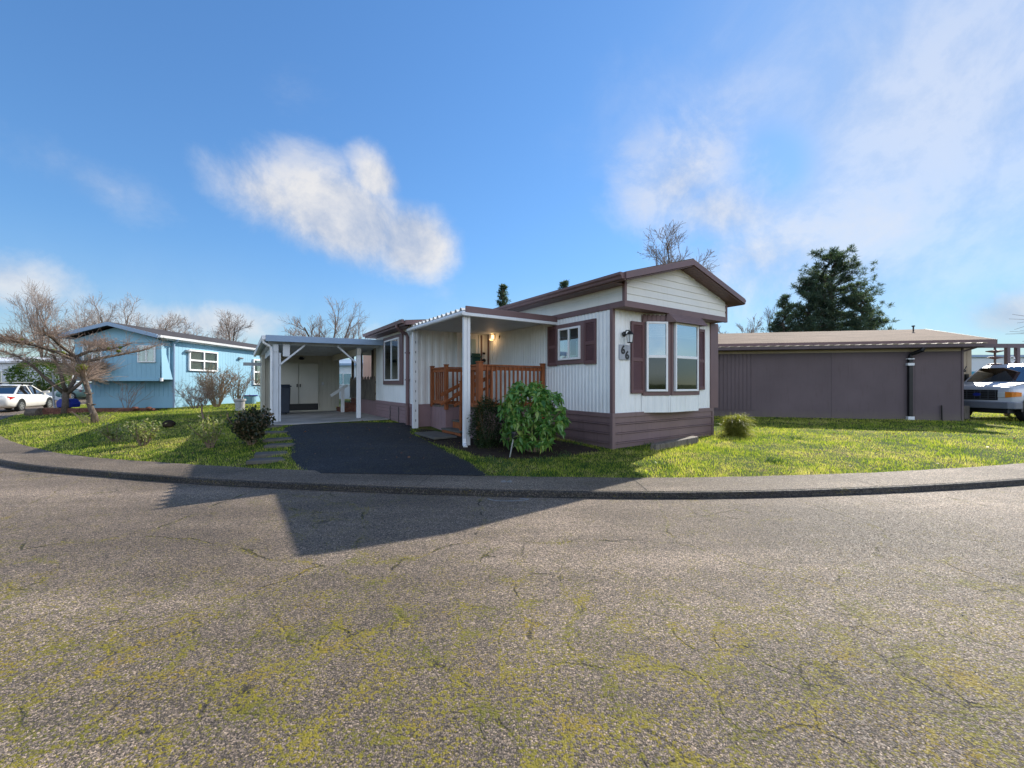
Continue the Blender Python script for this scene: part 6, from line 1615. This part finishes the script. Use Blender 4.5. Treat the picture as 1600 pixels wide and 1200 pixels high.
# soften the glare round the sun the way a bracketed exposure does
lum = b.n('ShaderNodeRGBToBW'); b.l(hs.outputs[0], lum.inputs[0])
comp = b.math('DIVIDE', 1.0, b.math('MULTIPLY_ADD', lum.outputs[0], SKY_STR * COMP, 1.0))
tint = b.mix(1.0, hs.outputs[0], SKY_TINT, 'MULTIPLY')
skc = b.n('ShaderNodeVectorMath', operation='SCALE'); b.l(tint, skc.inputs[0]); b.l(comp, skc.inputs['Scale'])
tc = b.n('ShaderNodeTexCoord'); sp = b.n('ShaderNodeSeparateXYZ'); b.l(tc.outputs['Generated'], sp.inputs[0])
az = b.math('ARCTAN2', sp.outputs[0], sp.outputs[1]); el = b.math('ARCSINE', sp.outputs[2])
n1 = b.noise(tc.outputs['Generated'], 5.2, 11, .64, .25); n2 = b.noise(tc.outputs['Generated'], 1.7, 4, .5)
def ang(px, py):
    q = math.hypot(639, px - 800); return math.atan2(px - 800, 639), math.atan2(600 - py, q)
def blob(px, py, ra, re, rot, k=1.0):
    a0, e0 = ang(px, py); ca, sa = math.cos(R(rot)), math.sin(R(rot))
    da = b.math('MULTIPLY', b.math('SUBTRACT', az, a0), math.cos(e0)); de = b.math('SUBTRACT', el, e0)
    u = b.math('DIVIDE', b.math('ADD', b.math('MULTIPLY', da, ca), b.math('MULTIPLY', de, sa)), R(ra)); v = b.math('DIVIDE', b.math('SUBTRACT', b.math('MULTIPLY', de, ca), b.math('MULTIPLY', da, sa)), R(re))
    r = b.math('SQRT', b.math('ADD', b.math('MULTIPLY', u, u), b.math('MULTIPLY', v, v)))
    return b.math('MULTIPLY', b.math('SUBTRACT', 1, r), k, clamp=False)
def mx(*xs):
    o = xs[0]
    for x_ in xs[1:]: o = b.math('MAXIMUM', o, x_)
    return o
nn = b.math('MULTIPLY', b.math('SUBTRACT', n1.outputs[0], .5), 2.6)
main = mx(blob(540, 340, 13.5, 7.2, -14, 1.7), blob(640, 378, 8.0, 6.4, -12, 1.7), blob(585, 280, 4.2, 4.6, 40, 1.3), blob(430, 310, 8, 5.0, -20, 1.1))
dens1 = b.math('MULTIPLY', b.ss(b.math('ADD', main, b.math('MULTIPLY', nn, .58)), .05, 1.05), .93)
low = mx(blob(320, 505, 16, 3.0, 4), blob(20, 440, 7, 3.5, 0), blob(640, 525, 8, 2.6, 0), blob(740, 500, 3, 1.6, 0), blob(1590, 490, 5, 3.2, 0, 1.3))
dens2 = b.math('MULTIPLY', b.ss(b.math('ADD', low, b.math('MULTIPLY', nn, .7)), .0, 1.1), .75)
wisp = mx(blob(150, 285, 9, 3.2, -22, .8), blob(470, 130, 4, 3, -20, .3), blob(700, 460, 8, 3, 10, .6))
dens3 = b.math('MULTIPLY', b.ss(b.math('ADD', wisp, b.math('MULTIPLY', nn, .9)), .1, 1.6), .40)
rt = mx(blob(1060, 290, 9, 7, 20), blob(1120, 330, 11, 6, -20), blob(1180, 400, 14, 7, 0, .8))
dens4 = b.math('MULTIPLY', b.ss(b.math('ADD', rt, b.math('MULTIPLY', nn, .7)), -.1, 1.2), .74)
veil = mx(blob(1480, 180, 26, 26, 0, 1.2), blob(1350, 420, 22, 12, 0, .9), blob(1180, 150, 18, 12, 0, .6))
hole = b.ss(b.math('ADD', blob(1200, 260, 5.5, 5.5, 20), b.math('MULTIPLY', nn, .35)), .0, .6)
dens5 = b.math('MULTIPLY', b.math('MULTIPLY', b.ss(b.math('ADD', veil, b.math('MULTIPLY', nn, .35)), -.1, 1.3), VEIL), b.math('SUBTRACT', 1, hole))
# cumulus added behind the camera to fill shaded walls, also mirrored in the windows
back = b.math('MULTIPLY', b.math('MULTIPLY', b.ss(n2.outputs[0], .44, .60), b.ss(sp.outputs[1], .1, -.3)), .8)
back = b.math('MULTIPLY', back, b.math('MULTIPLY', b.ss(el, .02, .12), b.ss(el, 1.0, .5)))
den = b.math('SUBTRACT', 1, b.math('MULTIPLY', b.math('MULTIPLY', b.math('SUBTRACT', 1, dens1), b.math('SUBTRACT', 1, dens2)), b.math('MULTIPLY', b.math('MULTIPLY', b.math('SUBTRACT', 1, dens3), b.math('SUBTRACT', 1, dens4)), b.math('MULTIPLY', b.math('SUBTRACT', 1, dens5), b.math('SUBTRACT', 1, back)))))
den = b.math('MAXIMUM', den, b.math('MULTIPLY', b.ss(el, .30, .0), .22))
den = b.math('MULTIPLY', den, b.ss(el, -.01, .03))
bg = b.n('ShaderNodeBackground'); bg.inputs[1].default_value = SKY_STR; b.l(skc.outputs[0], bg.inputs[0])
cl = b.n('ShaderNodeBackground'); cl.inputs[1].default_value = CLOUD
shade = b.ramp(n1.outputs[0], (.36, (.50, .60, .80)), (.58, (1.0, .985, .98))); b.l(shade, cl.inputs[0])
b.l(b.math('MULTIPLY_ADD', b.ss(sp.outputs[1], .1, -.3), BACK_FILL, CLOUD), cl.inputs[1])
ms = b.n('ShaderNodeMixShader'); b.l(den, ms.inputs[0]); b.l(bg.outputs[0], ms.inputs[1]); b.l(cl.outputs[0], ms.inputs[2])
ow = b.n('ShaderNodeOutputWorld'); b.l(ms.outputs[0], ow.inputs[0])
sl_ = bpy.data.lights.new('sun', 'SUN'); sl_.energy = SUN_E; sl_.angle = R(.5); sl_.color = (1, .93, .82)
so = bpy.data.objects.new('sun', sl_); COL.objects.link(so); so.rotation_euler = (-SUNV).to_track_quat('-Z', 'Y').to_euler(); so.location = (20, 20, 30)
cam = bpy.data.cameras.new('camera'); cam.sensor_width = 36; cam.lens = 639 / 1600 * 36; cam.clip_start = .05; cam.clip_end = 3000
co_ = bpy.data.objects.new('camera', cam); COL.objects.link(co_); co_.location = (0, 0, 1.5); co_.rotation_euler = (R(90), 0, 0); SC.camera = co_
SC.view_settings.view_transform = 'Standard'; SC.view_settings.look = 'None'; SC.view_settings.gamma = 1; SC.view_settings.exposure = EXPO
SC.cycles.max_bounces = 8; SC.cycles.transparent_max_bounces = 16; SC.cycles.use_denoising = True; SC.cycles.caustics_reflective = False; SC.cycles.caustics_refractive = False
SC.cycles.sample_clamp_indirect = 6
